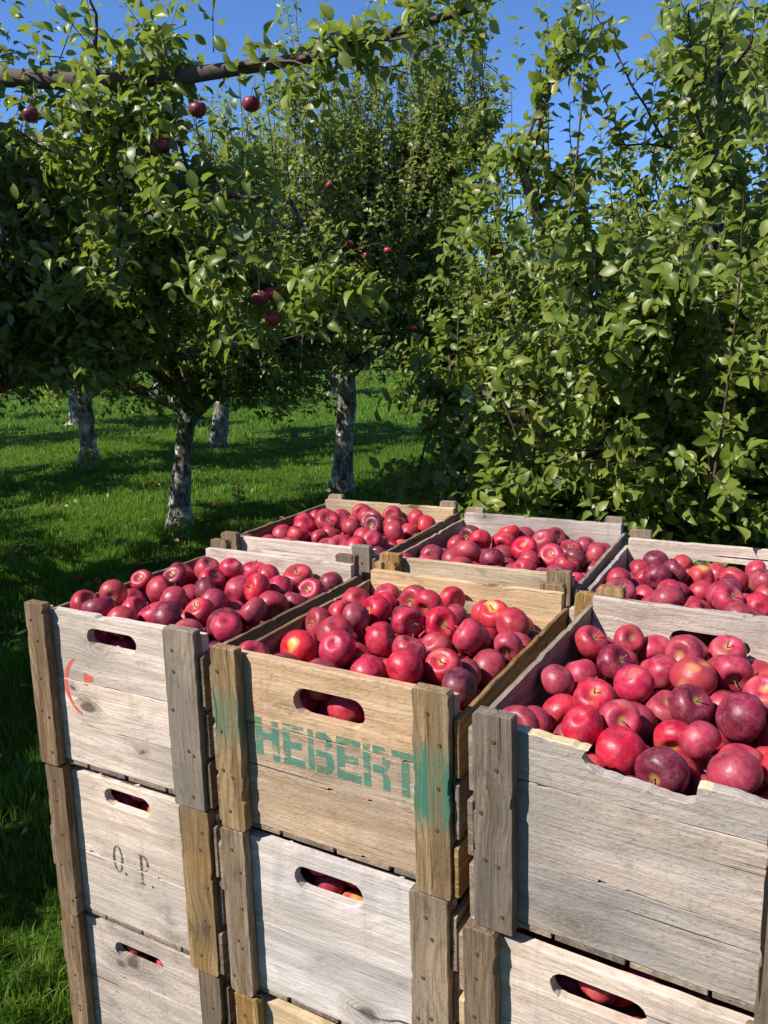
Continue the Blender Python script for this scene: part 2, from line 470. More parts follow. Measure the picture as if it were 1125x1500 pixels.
def build_crate(M, W, H, st, rs, detail=True, label='', group=None, name='apple_crate'):
    root = empty(name, M)
    tag(root, label, 'crate', group)
    top = H - st.get('panel_drop', .013)
    bv = .0011 if detail else 0
    parts = {'front': []}
    for side in ('front', 'back'):
        seams = st['seams'] if side == 'front' else st.get('back_seams', (.5,))
        zs = [SL + .001] + [SL + (top - SL) * (1 - s) for s in sorted(seams, reverse=True)] + [top]
        yc = P_ + T_ / 2 if side == 'front' else D_ - P_ - T_ / 2
        for k in range(len(zs) - 1):
            z0, z1 = zs[k], zs[k + 1] - (st.get('gap', .0012) if k < len(zs) - 2 else 0)
            L = W - .002
            holes = []
            outl = board_outline(L, z1 - z0, rs, .0004, .016, chip=.6 if detail else 0)
            last = k == len(zs) - 2
            if last:
                if side == 'front' and st.get('broken'):
                    zc = (z0 + z1) / 2
                    outl = [(-L / 2, z0 - zc)] + [(u, z0 - zc + rs.normal(0, .0005)) for u in np.linspace(-L / 2 + .03, L / 2 - .03, 9)] + [(L / 2, z0 - zc)]
                    bp = st['broken']
                    for (xa, za), (xb, zb) in zip(bp[:-1], bp[1:]):
                        m_ = max(1, int(math.hypot(xb - xa, zb - za) / .006))
                        outl += [(xa + (xb - xa) * q / m_ - W / 2, H + za + (zb - za) * q / m_ - zc + (rs.normal(0, .0007) if q else 0)) for q in range(m_)]
                    outl.append((bp[-1][0] - W / 2, H + bp[-1][1] - zc))
                else:
                    hw, hh, hd, hx = st.get('handle', (.112, .036, .050, 0)) if side == 'front' else (.115, .032, .050, 0)
                    zc = (z0 + z1) / 2
                    if hh > 0 and (z1 - hd - hh / 2) > z0 + .012:
                        holes = [stadium(hx, z1 - hd - zc, hw, hh, rs)]
            mat = st['panel'] if side == 'front' else st.get('back_panel', st['panel'])
            th = T_ - rs.uniform(0, .0012)
            yb = yc + rs.uniform(-.0005, .0005)
            me = plate_mesh('end_board', outl, holes, th, mat, bv and .0006)
            if side == 'front' and last and st.get('broken'):
                fresh_edge(me, W_FRESH)
            b = put_plate('end_board', me, root, 'x', (W / 2, yb, (z0 + z1) / 2), rs.normal(0, .0012))
            if side == 'front':
                parts['front'].append((b, z0, z1, yb - th / 2))
    # cleats at the four corners, outside the end boards
    for side in ('front', 'back'):
        for lr in (0, 1):
            cw = (st.get('cw', (CW, CW))[lr] if side == 'front' else CW) * rs.uniform(.97, 1.03)
            mat = st['cleat'][lr] if side == 'front' else st.get('back_cleat', st['cleat'][0])
            hz = H - .001 + (st.get('cleat_up', (0, 0))[lr] if side == 'front' else rs.uniform(-.002, .006))
            me = plate_mesh('cleat', board_outline(hz - .001, cw, rs, .0005, .014, chip=1.0 if detail else 0, corner=.0045), [], P_ - .0008, mat, bv and .0016)
            yc = P_ / 2 - .0004 if side == 'front' else D_ - P_ / 2 + .0004
            xc = cw / 2 + .001 if lr == 0 else W - cw / 2 - .001
            c = put_plate('cleat', me, root, 'z', (xc, yc, hz / 2 + .0005), rs.normal(0, .003))
            if side == 'front' and detail:
                c['label'] = st.get('cleat_label', 'weathered upright corner cleat with rusty nails')
                for zf in (.07, .30, .33, .55, .78, .9):
                    if rs.rand() < .85:
                        nl = link(bpy.data.objects.new('nail', NAIL), c)
                        nl.location = ((zf - .5) * hz * rs.uniform(.9, 1.0), rs.uniform(-.32, .32) * cw, P_ / 2 + .0001)
    # side slats
    drop = st.get('slat_drop', .030)
    for sx, xc in ((0, -SL / 2), (1, W + SL / 2)):
        zt = H - drop + rs.uniform(-.006, .006)
        n = 3
        hs = (zt - .004) / n
        for k in range(n):
            z0 = .004 + k * hs
            z1 = z0 + hs - rs.uniform(.005, .012) if k < n - 1 else zt
            mat = st['slat'][k % len(st['slat'])]
            Ls = D_ - rs.uniform(.008, .022)
            me = plate_mesh('side_slat', board_outline(Ls, z1 - z0, rs, .0007, .02, chip=2.0 if detail else 0, corner=.004), [], SL - rs.uniform(.001, .002), mat, bv)
            put_plate('side_slat', me, root, 'y', (xc, D_ / 2 + rs.uniform(-.003, .003), (z0 + z1) / 2), rs.normal(0, .002))
    # bottom slats, their ends show under the end boards
    n = 4
    ws = (W - .012) / n
    for k in range(n):
        me = plate_mesh('bottom_slat', board_outline(D_ - 2 * P_ - .003, ws - rs.uniform(.002, .008), rs, .001, .06), [], SL - .001, W_DARK if k % 2 else W_SLAT, bv)
        put_plate('bottom_slat', me, root, 'b', (.006 + (k + .5) * ws, D_ / 2, SL / 2))
    return root, parts

# ------------------------------------------------------------------ lettering on boards
def clip_poly(poly, z0, z1):
    for lim, sg in ((z0, 1), (z1, -1)):
        out = []
        for i in range(len(poly)):
            a, b = poly[i], poly[(i + 1) % len(poly)]
            da, db = (a[1] - lim) * sg, (b[1] - lim) * sg
            if da >= 0: out.append(a)
            if (da >= 0) != (db >= 0):
                t = da / (da - db)
                out.append((a[0] + t * (b[0] - a[0]), a[1] + t * (b[1] - a[1])))
        poly = out
        if len(poly) < 3: return []
    return poly

def put_marks(front, polys, mat, name, H, lift=.00025):
    """polys in panel coordinates (x from the left edge, z from the crate top), split between the boards they cross"""
    for b, z0, z1, yf in front:
        V, F = [], []
        for pl in polys:
            q = clip_poly([(x, H + z) for x, z in pl], z0 + .0012, z1 - .0008)
            if len(q) >= 3:
                F.append(list(range(len(V), len(V) + len(q))))
                V += [(x, 0, z) for x, z in q]
        if not V: continue
        me = bpy.data.meshes.new(name)
        me.from_pydata(V, [], F)
        me.materials.append(mat)
        o = link(bpy.data.objects.new(name, me), b)
        bl = b.matrix_basis.copy()
        o.matrix_parent_inverse = bl.inverted()
        o.location = (0, yf - lift, 0)

def R(x0, x1, z0, z1):
    return [(x0, z0), (x1, z0), (x1, z1), (x0, z1)]

def stencil_letters():
    """block stencil capitals, 62 mm high, as (letter, polygons) in metres"""
    t, b = -.104, -.167
    s = .0125
    m = (t + b) / 2
    L = []
    x = .0605
    L.append([R(x, x + s, b + .004, t), R(x + .029, x + .029 + s, b, t - .002), R(x + s, x + .029, m - .002, m + .009)])
    def E(x, w):
        return [R(x, x + s, b, t), R(x + s, x + w, t - .012, t), R(x + s, x + w - .004, m - .005, m + .006), R(x + s, x + w, b, b + .012)]
    L.append(E(.109, .036))
    x = .1515
    L.append([R(x, x + .0095, b + .001, t), R(x + .0135, x + .030, t - .011, t), R(x + .0135, x + .030, m - .006, m + .005), R(x + .0135, x + .030, b + .001, b + .012),
              [(x + .030, t), (x + .030, t - .011), (x + .0285, t - .013), (x + .0285, m + .008), (x + .030, m + .005), (x + .037, m + .009), (x + .0405, m + .015), (x + .0405, t - .008)],
              [(x + .030, m + .005), (x + .0285, m - .006), (x + .0295, m - .009), (x + .0295, b + .014), (x + .030, b + .001), (x + .038, b + .005), (x + .042, b + .012), (x + .042, m - .008), (x + .038, m + .001)]])
    L.append(E(.1985, .038))
    x = .2405
    L.append([R(x, x + .011, b, t), R(x + .0145, x + .031, t - .011, t), R(x + .0145, x + .031, m - .007, m + .004),
              [(x + .031, t), (x + .029, t - .011), (x + .029, m + .006), (x + .031, m - .006), (x + .038, m + .002), (x + .0405, m + .009), (x + .0405, t - .008)],
              [(x + .0165, m - .007), (x + .0265, m - .007), (x + .0295, m - .012), (x + .0295, b + .001), (x + .0405, b), (x + .0405, m - .014), (x + .036, m - .004), (x + .028, m - .004)]])
    x = .2835
    L.append([R(x, x + .039, t - .012, t), R(x + .0145, x + .0265, b, t - .012)])
    return L

def ellipse_ring(cx, cz, rx, rz, thick_x, thick_z, a0, a1, n=12):
    out = []
    for k in range(n):
        t0, t1 = a0 + (a1 - a0) * k / n, a0 + (a1 - a0) * (k + 1) / n
        o0, o1 = (cx + rx * math.cos(t0), cz + rz * math.sin(t0)), (cx + rx * math.cos(t1), cz + rz * math.sin(t1))
        i0, i1 = (cx + (rx - thick_x) * math.cos(t0), cz + (rz - thick_z) * math.sin(t0)), (cx + (rx - thick_x) * math.cos(t1), cz + (rz - thick_z) * math.sin(t1))
        out.append([o0, o1, i1, i0])
    return out

# ------------------------------------------------------------------ crate stacks
HS = .2885
#        x0      y0     yaw    W     dz      tilt     H
STACKS = {
    'A': (-.612, 1.301, 27.99, .368, -.0026, -.0144, .2937),
    'B': (-.255, 1.094, 29.13, .376, -.0041, .0036, .2882),
    'C': (.096, .860, 31.21, .360, .0072, .0260, .2835),
    'D': (-.369, 1.772, 26.58, .379, .0045, .0025, .2885),
    'E': (-.012, 1.560, 27.04, .384, .0022, .0012, .2885),
    'F': (.314, 1.298, 27.55, .380, -.0071, -.0040, .2885)}
TOP = 4 * HS
SHIFT = {'A': (0, .004, -.002, .003), 'B': (0, -.006, .001, .004), 'C': (0, -.013, -.006, 0)}
TURN = {'A': (0, .4, -.3, .2), 'B': (0, -.5, .3, 0), 'C': (0, -.4, .3, 0)}

def crate_matrix(s, lv):
    x0, y0, yaw, W, dz, tl, H = STACKS[s]
    ztop = TOP + dz
    h = H
    z = ztop - (lv + 1) * H
    if lv == 3:
        z = .002 + abs(tl) * D_ / 2
        h = ztop - 3 * H - z
    yw = math.radians(yaw + (TURN[s][lv] if s in TURN else 0))
    sx = SHIFT[s][lv] if s in SHIFT else 0
    c, sn = math.cos(yw), math.sin(yw)
    M = Matrix.Translation((x0 + sx * c, y0 - sx * sn, z - tl * D_ / 2)) @ Matrix.Rotation(-yw, 4, 'Z') @ Matrix.Rotation(tl, 4, 'X')
    return M, W, h

ST = {
    'A0': dict(cw=(.044, .062), seams=(.44, .73), panel=W_BEIGE, back_panel=W_BEIGE, cleat=(W_CLEAT, W_SLAT), slat=(W_CLEAT, W_DARK), handle=(.108, .030, .037, -.006), slat_drop=.034, back_seams=(.42,)),
    'A1': dict(cw=(.044, .060), seams=(.56,), panel=W_BEIGE, cleat=(W_CLEAT, W_GOLD), slat=(W_CLEATG, W_DARK), handle=(.104, .032, .030, -.010)),
    'A2': dict(seams=(.37, .70), panel=W_GREY, cleat=(W_CLEAT, W_CLEAT), slat=(W_CLEAT, W_DARK), handle=(.114, .030, .043, -.014)),
    'B0': dict(cw=(.045, .051), seams=(.383, .662), panel=W_TAN, back_panel=W_CREAM, cleat=(W_GOLDL, W_GOLDS), slat=(W_GOLD, W_SLAT), handle=(.115, .040, .053, 0), slat_drop=.034, back_seams=(.45,), back_cleat=W_GOLD),
    'B1': dict(cw=(.043, .056), seams=(.54,), panel=W_SILVER, cleat=(W_CLEATG, W_CLEATG), slat=(W_SLAT, W_CLEATG), handle=(.116, .038, .044, -.008)),
    'B2': dict(seams=(.5,), panel=W_CREAM, cleat=(W_GOLD, W_CLEAT), slat=(W_SLAT, W_CLEATG), handle=(.115, .036, .048, 0)),
    'C0': dict(gap=.0006, cw=(.050, .046), seams=(.27, .66), panel=W_GREY, back_panel=W_GREY, cleat=(W_CLEATG, W_CLEATG), slat=(W_SLAT, W_CLEATG), slat_drop=.030, back_seams=(.48,), back_cleat=W_GOLD,
               broken=[(.359, -.047), (.308, -.043), (.271, -.0385), (.250, -.0375), (.2435, -.039), (.2425, -.050), (.2405, -.057), (.232, -.0605), (.21, -.0585), (.188, -.0560), (.16, -.0535), (.140, -.0515), (.1285, -.045), (.1235, -.038), (.1275, -.030), (.131, -.0275), (.10, -.0255), (.052, -.0225), (.001, -.020)]),
    'C1': dict(seams=(.45,), panel=W_BEIGE, cleat=(W_CLEAT, W_CLEAT), slat=(W_SLAT, W_CREAM), handle=(.112, .036, .040, -.018)),
    'D0': dict(seams=(.45,), panel=W_BEIGE, back_panel=W_CREAM, cleat=(W_GOLD, W_SLAT), slat=(W_CLEAT, W_SLAT), back_seams=(.45,), back_cleat=W_SLAT, slat_drop=.03),
    'E0': dict(seams=(.45,), panel=W_CREAM, back_panel=W_BEIGE, cleat=(W_GOLD, W_GOLD), slat=(W_SLAT, W_GREY), back_seams=(.55,), back_cleat=W_SLAT, slat_drop=.03),
    'F0': dict(seams=(.45,), panel=W_GREY, back_panel=W_BEIGE, cleat=(W_GOLD, W_SLAT), slat=(W_GREY, W_SLAT), back_seams=(.5,), back_cleat=W_CLEATG, slat_drop=.03),
    'X': dict(seams=(.5,), panel=W_BEIGE, cleat=(W_CLEAT, W_CLEATG), slat=(W_CLEATG, W_DARK)),
}
LABELS = {
    'A0': 'weathered wooden apple crate with a red painted arc on its end',
    'A1': 'wooden crate with black letters O. P., under the red-marked crate',
    'A2': 'grey wooden crate under the crate marked O. P.',
    'A3': 'bottom crate of the stack topped by the red-marked crate',
    'B0': 'wooden apple crate with green stencilled lettering and green smeared golden cleats',
    'B1': 'pale silvery wooden crate under the green stencilled crate',
    'B2': 'cream wooden crate under the pale silvery crate',
    'B3': 'bottom crate of the stack topped by the green stencilled crate',
    'C0': 'grey wooden apple crate with the top of its end board broken away',
    'C1': 'beige wooden crate directly under the crate with the broken end board',
    'C2': 'third crate down in the stack topped by the broken crate',
    'C3': 'bottom crate of the stack topped by the broken crate',
    'D0': 'wooden apple crate standing directly behind the red-marked crate',
    'E0': 'wooden apple crate standing directly behind the green stencilled crate',
    'F0': 'wooden apple crate standing directly behind the broken crate, beside the leafy tree',
}
BEHIND = {'D': 'behind the red-marked stack', 'E': 'behind the green stencilled stack', 'F': 'behind the broken-topped stack'}
ORD = {1: 'second crate down', 2: 'third crate down', 3: 'bottom crate'}
CR = {}
for s in 'ABCDEF':
    for lv in range(4):
        key = f'{s}{lv}'
        M, W, h = crate_matrix(s, lv)
        rs = np.random.RandomState(100 + 10 * 'ABCDEF'.index(s) + lv)
        st = ST.get(key, ST['X'])
        det = key in ST
        lab = LABELS.get(key) or f'{ORD[lv]} of the stack standing {BEHIND[s]}'
        root, parts = build_crate(M, W, h, st, rs, det, lab, 'stacked wooden apple crates')
        CR[key] = (root, M, W, h, parts)

# green stencil
for pl in stencil_letters():
    put_marks(CR['B0'][4]['front'], pl, P_GREEN, 'letter', CR['B0'][3])
# red arc and dab
def stroke(pts, ws):
    out = []
    for i in range(len(pts) - 1):
        (x0, z0), (x1, z1) = pts[i], pts[i + 1]
        dx, dz = x1 - x0, z1 - z0
        l = math.hypot(dx, dz); nx, nz = -dz / l, dx / l
        a, b = ws[i] / 2, ws[i + 1] / 2
        out.append([(x0 - nx * a, z0 - nz * a), (x1 - nx * b, z1 - nz * b), (x1 + nx * b, z1 + nz * b), (x0 + nx * a, z0 + nz * a)])
    return out
put_marks(CR['A0'][4]['front'], stroke([(.088, -.094), (.076, -.106), (.068, -.120), (.063, -.140), (.066, -.160), (.074, -.175), (.086, -.187), (.096, -.191)],
                                     [.003, .007, .0095, .0095, .009, .007, .006, .004]), P_RED, 'painted_arc', CR['A0'][3])
put_marks(CR['A0'][4]['front'], [[(.107, -.117), (.113, -.114), (.121, -.118), (.128, -.119), (.129, -.127), (.122, -.131), (.113, -.138), (.107, -.136)]], P_RED, 'painted_dab', CR['A0'][3])
put_marks(CR['A0'][4]['front'], [R(.064, .070, -.190, -.166), R(.076, .082, -.190, -.168), R(.070, .076, -.181, -.177)], P_PINK, 'faded_mark', CR['A0'][3])
put_marks(CR['A0'][4]['front'], [R(.268, .273, -.205, -.186), R(.262, .282, -.186, -.181)], P_PINK, 'faded_mark', CR['A0'][3])
# O. P.
H1 = CR['A1'][3]
def dz(pl):   # z given from the top of the stack -> from the top of this crate
    return [[(x, z + .2937) for x, z in p] for p in pl]
O = ellipse_ring(.141, -.452, .0125, .026, .0062, .0022, .30, 2.84, 10) + ellipse_ring(.141, -.452, .0125, .026, .0062, .0022, 3.44, 5.98, 10) + ellipse_ring(.141, -.452, .0125, .026, .0062, .0022, -.30, .30, 4) + ellipse_ring(.141, -.452, .0125, .026, .0062, .0022, 2.84, 3.44, 4)
put_marks(CR['A1'][4]['front'], dz(O), P_BLACK, 'letter', H1)
Pp = [R(.1925, .1985, -.481, -.430), R(.189, .202, -.484, -.481), R(.189, .200, -.430, -.4275)] + ellipse_ring(.2005, -.443, .0125, .0155, .0058, .0025, -math.pi / 2, math.pi / 2, 10)
put_marks(CR['A1'][4]['front'], dz(Pp), P_BLACK, 'letter', H1)
for cx, cz in ((.1575, -.476), (.2185, -.481)):
    put_marks(CR['A1'][4]['front'], dz([[(cx + .0032 * math.cos(a), cz + .0032 * math.sin(a)) for a in np.linspace(0, 2 * math.pi, 9)[:-1]]]), P_BLACK, 'full_stop', H1)
for i, x in enumerate((.108, .114, .160, .166, .178, .214, .223, .232, .241, .250)):
    zc = -.446 - .07 * (x - .1)
    put_marks(CR['A1'][4]['front'], dz([R(x, x + .003, zc - .011, zc + .008)]), P_FAINT, 'faded_letter', H1)

# ------------------------------------------------------------------ apples
def apple_mesh(seed, squash=.90, nu=24, nv=20):
    rs = np.random.RandomState(seed)
    V = [(0, 0, 0)]
    prof = []
    for j in range(nv + 1):
        t = math.pi * j / nv                     # 0 at the stem
        r = math.sin(t) ** .92
        z = math.cos(t) * squash
        z -= .42 * math.exp(-(t / .46) ** 2)             # stem cavity
        z += .20 * math.exp(-((math.pi - t) / .33) ** 2)  # calyx basin
        r *= 1 + .06 * math.cos(t)                       # wider shoulders
        prof.append((r, z))
    ph, lob, lean = rs.rand() * 6.28, rs.uniform(.012, .035), rs.normal(0, .05, 2)
    V = []
    for j, (r, z) in enumerate(prof):
        if j in (0, nv):
            V.append((0, 0, z)); continue
        t = math.pi * j / nv
        for i in range(nu):
            a = 2 * math.pi * i / nu
            k = 1 + lob * math.cos(5 * a + ph) * (.4 + .6 * (t / math.pi) ** 2) + .02 * math.cos(2 * a + ph * 2)
            V.append((r * k * math.cos(a) + lean[0] * z * .5, r * k * math.sin(a) + lean[1] * z * .5, z))
    F3, F4 = [], []
    idx = lambda j, i: 1 + (j - 1) * nu + i % nu
    last = len(V) - 1
    for i in range(nu):
        F3.append((0, idx(1, i), idx(1, i + 1)))
        F3.append((last, idx(nv - 1, i + 1), idx(nv - 1, i)))
    for j in range(1, nv - 1):
        for i in range(nu):
            F4.append((idx(j, i), idx(j + 1, i), idx(j + 1, i + 1), idx(j, i + 1)))
    return np.array(V, np.float32), np.array(F3), np.array(F4)

def apple_material(name, deep, bright, blush, blush_amt, bloom, buried=False):
    g = NT(name)
    tc, P, rnd = object_space(g, 4)
    if buried:
        tc = P = g.vm('MULTIPLY', tc, (34, 34, 34))
    sep = g.n('SeparateXYZ', {0: tc})
    ang = g.m('ARCTAN2', sep.outputs[1], sep.outputs[0])
    rad = g.m('SQRT', g.m('ADD', g.m('POWER', sep.outputs[0], 2), g.m('POWER', sep.outputs[1], 2)))
    # streaks run from stem to calyx; scaled with the unit-radius mesh
    sv = g.n('CombineXYZ', {0: g.m('MULTIPLY', g.m('SINE', ang), 6), 1: g.m('MULTIPLY', g.m('COSINE', ang), 6), 2: g.m('ADD', g.m('MULTIPLY', sep.outputs[2], .7), g.m('MULTIPLY', rnd, 40))}).outputs[0]
    streak = g.noise(sv, 1.6, 5, .7)
    patch = g.noise(P, 1.1, 4, .6)
    c = g.mix(g.step(g.m('ADD', g.m('MULTIPLY', streak, .38), g.m('MULTIPLY', patch, .62)), .36, .66), deep, bright)
    side = g.noise(P, .62, 1)
    c = g.mix(g.m('MULTIPLY', g.step(side, .60, .72), blush_amt), c, blush)
    # bloom: a dull pinkish film in patches
    c = g.mix(g.m('MULTIPLY', g.step(g.noise(P, 2.3, 5, .7), .42, .72), bloom), c, (.40, .12, .14))
    # russet in the stem cavity, pale lenticels
    cav = g.m('MULTIPLY', g.step(rad, .30, .10), 0.0 if buried else g.step(sep.outputs[2], .1, .3))
    c = g.mix(g.m('MULTIPLY', cav, .75), c, (.34, .22, .06))
    vor = g.n('TexVoronoi', {'Vector': P, 'Scale': 11.0})
    dots = g.step(vor.outputs['Distance'], .11, .05)
    c = g.mix(g.m('MULTIPLY', dots, .35), c, (.62, .34, .28))
    hv = g.n('HueSaturation', {'Color': c, 'Value': g.m('ADD', .78, g.m('MULTIPLY', rnd, .5)), 'Saturation': g.m('ADD', .92, g.m('MULTIPLY', rnd, .1))}).outputs[0]
    rgh = g.m('ADD', .27, g.m('MULTIPLY', g.noise(P, 3.5, 4), .28))
    bump = g.n('Bump', {'Height': g.noise(P, 5, 3), 'Strength': .05, 'Distance': .05}).outputs[0]
    b = g.n('BsdfPrincipled', {'Base Color': hv, 'Roughness': rgh, 'Specular IOR Level': .36, 'Normal': bump, 'Subsurface Weight': 0.0})
    return g.surf(b.outputs[0])

APPLE_KINDS = [
    ('bright crimson', apple_material('apple_crimson', (.23, .005, .020), (.45, .013, .036), (.55, .15, .08), .25, .34)),
    ('dusky rose-red', apple_material('apple_rose', (.21, .009, .030), (.42, .024, .056), (.52, .18, .12), .3, .38)),
    ('dark maroon', apple_material('apple_maroon', (.07, .005, .018), (.19, .010, .032), (.30, .04, .05), .3, .38)),
    ('red and yellow-blushed', apple_material('apple_blushed', (.32, .012, .026), (.48, .03, .036), (.62, .33, .08), .85, .15)),
]
KIND_P = [.46, .34, .12, .08]
APPLE_GEO = [apple_mesh(k, squash=q) for k, q in enumerate((.88, .92, .85, .95, .90))]
APPLE_ME = {}
for ki, (kn, mt) in enumerate(APPLE_KINDS):
    for gi, (V, F3, F4) in enumerate(APPLE_GEO):
        APPLE_ME[ki, gi] = np_mesh('apple', V, [F3, F4], mt, True)

def small_parts():
    # stem: a bent tapered peg, in units of the apple radius
    pts = [(0, 0, .40), (.01, 0, .62), (.05, .01, .82), (.11, .03, .97)]
    rr = (.045, .035, .035, .055)
    V, F = [], []
    for (x, y, z), r in zip(pts, rr):
        V += [(x + r * math.cos(a), y + r * math.sin(a), z) for a in np.linspace(0, 2 * math.pi, 6)[:-1]]
    for j in range(3):
        F += [(j * 5 + i, j * 5 + (i + 1) % 5, j * 5 + 5 + (i + 1) % 5, j * 5 + 5 + i) for i in range(5)]
    V.append((.115, .03, .98)); 
    F3 = [(15 + i, 15 + (i + 1) % 5, 20) for i in range(5)]
    stem = np_mesh('stem', V, [np.array(F), np.array(F3)], M_STEM, True)
    # calyx: five dry sepals closing in the basin
    V, F3 = [], []
    for k in range(5):
        a = 2 * math.pi * k / 5
        for da, r, z in ((-.45, .05, -.68), (.45, .05, -.68), (0.25, .17, -.80)):
            V.append((r * math.cos(a + da), r * math.sin(a + da), z))
        F3.append((3 * k, 3 * k + 1, 3 * k + 2))
    calyx = np_mesh('calyx', V, [np.array(F3)], M_CALYX)
    return stem, calyx
STEM, CALYX = small_parts()

def rand_rot(rs):
    q = rs.normal(size=4); q /= np.linalg.norm(q)
    from mathutils import Quaternion
    return Quaternion(q).to_matrix().to_4x4()

def put_apple(pos, r, rs, label, group, kind=None, upright=None, cavity_parts=True):
    ki = rs.choice(4, p=KIND_P) if kind is None else kind
    o = link(bpy.data.objects.new('apple', APPLE_ME[ki, rs.randint(5)]))
    if upright is None:
        v = rs.normal(0, .75, 3) + np.array([-.1, -.55, .75])         # most lie with stem or eye turned up
        if rs.rand() < .22: v = rs.normal(size=3)
        if rs.rand() < .45: v = -v
        Rm = Vector(v).to_track_quat('Z', 'Y').to_matrix().to_4x4() @ Matrix.Rotation(rs.rand() * 6.28, 4, 'Z')
    Rm = Rm if upright is None else (Matrix.Rotation(rs.rand() * 6.28, 4, 'Z') @ Matrix.Rotation(rs.normal(0, upright), 4, 'X'))
    o.matrix_world = Matrix.Translation(pos) @ Rm @ Matrix.Diagonal((r * rs.uniform(.95, 1.04), r * rs.uniform(.95, 1.04), r * rs.uniform(.93, 1.05), 1))
    tag(o, label.format(APPLE_KINDS[ki][0]), 'apple', group)
    if cavity_parts:
        link(bpy.data.objects.new('calyx', CALYX), o)
        if rs.rand() < .8:
            link(bpy.data.objects.new('stem', STEM), o)
    return o

def pack(W, H, rs, heap, n_max=330, K=60):
    """drop apples one after another into the crate, each coming to rest in the lowest of K tried spots"""
    x0, x1, y0, y1 = .001, W - .001, P_ + T_, D_ - P_ - T_
    C = np.zeros((0, 3)); Rr = np.zeros(0)
    fails = 0
    while len(C) < n_max and fails < 25:
        r = np.clip(rs.normal(.0272, .0020), .0225, .0315)
        xy = np.stack([rs.uniform(x0 + r, x1 - r, K), rs.uniform(y0 + r, y1 - r, K)], 1)
        for it in range(3):
            z = np.full(len(xy), SL + r)
            if len(C):
                d2 = ((xy[:, None, :] - C[None, :, :2]) ** 2).sum(2)
                s2 = (Rr[None] * .972 + r * .972) ** 2
                hz = np.where(d2 < s2, C[None, :, 2] + np.sqrt(np.maximum(s2 - d2, 0)), 0)
                z = np.maximum(z, hz.max(1))
            k = np.argsort(z)[:8]
            if it < 2:   # roll on: try around the lowest spots
                xy = np.concatenate([xy[k]] + [xy[k] + rs.normal(0, .010 / (it + 1), (len(k), 2)) for _ in range(5)])
                xy[:, 0] = np.clip(xy[:, 0], x0 + r, x1 - r)
                xy[:, 1] = np.clip(xy[:, 1], y0 + r, y1 - r)
        b = k[0]
        x, y = xy[b]
        if z[b] + r > H + heap(x / W, y / D_):
            fails += 1
            continue
        C = np.vstack([C, [x, y, z[b]]]); Rr = np.append(Rr, r)
    return C, Rr

def visible_mask(C, Rr, eyes):
    """which spheres show from any of the eye points past the other spheres"""
    vis = np.zeros(len(C))
    rs = np.random.RandomState(1)
    for e in eyes:
        for i in range(len(C)):
            v = e - C[i]; dist = np.linalg.norm(v); v /= dist
            dirs = rs.normal(size=(40, 3)); dirs /= np.linalg.norm(dirs, axis=1)[:, None]
            dirs[(dirs @ v) < 0] *= -1
            S = C[i] + dirs * Rr[i]
            w = e - S; w /= np.linalg.norm(w, axis=1)[:, None]
            oc = S[:, None, :] - C[None]
            b = (oc * w[:, None, :]).sum(2)
            c = (oc ** 2).sum(2) - Rr[None] ** 2
            hit = (b < 0) & (b * b - c > 0)
            hit[:, i] = False
            vis[i] += (~hit.any(1)).mean()
    return vis

EYES = [np.array(e) for e in ((0, 0, CAM_Z), (-.35, 0, CAM_Z), (.35, 0, CAM_Z))]
def heap(base, amp, slope, u0=0.0):
    return lambda u, v: base + amp * math.sin(math.pi * min(1, u0 + u * (1 - u0))) * math.sin(math.pi * min(1, .08 + v * .85)) - slope * v
HEAPS = {'A': heap(.000, .030, .020), 'B': heap(.002, .032, .030), 'C': heap(-.016, .046, .032, .12),
         'D': heap(-.004, .032, .022), 'E': heap(-.006, .030, .030), 'F': heap(-.012, .032, .022)}
INNAME = {'A': 'the crate with the red arc', 'B': 'the green stencilled crate', 'C': 'the crate with the broken end', 'D': 'the crate behind the red-marked one',
          'E': 'the crate behind the green stencilled one', 'F': 'the crate behind the broken one',
          'A1': 'the crate lettered O. P.', 'A2': 'the crate below O. P.', 'B1': 'the pale silvery crate', 'B2': 'the lowest cream crate',
          'C1': 'the crate under the broken one'}
LOWV, LOW3, LOW4 = apple_mesh(77, .9, 10, 7)

N_SHOW = {'A': 48, 'B': 56, 'C': 52, 'D': 38, 'E': 42, 'F': 36}
HALF = apple_mesh(78, .9, 18, 13)
def mass(name, C, Rr, M, rs, label, deep, half):
    V, F3, F4, off = [], [], [], 0
    for i in np.where(deep | half)[0]:
        T = HALF if half[i] else (LOWV, LOW3, LOW4)
        Rm = np.array(rand_rot(rs))[:3, :3]
        V.append(T[0] @ Rm.T * Rr[i] + C[i]); F3.append(T[1] + off); F4.append(T[2] + off)
        off += len(T[0])
    if not V: return
    o = link(bpy.data.objects.new(name, np_mesh(name, np.concatenate(V), [np.concatenate(F3), np.concatenate(F4)], M_MASS, True)))
    o.matrix_world = M
    tag(o, label, 'apples', None, 'stuff')

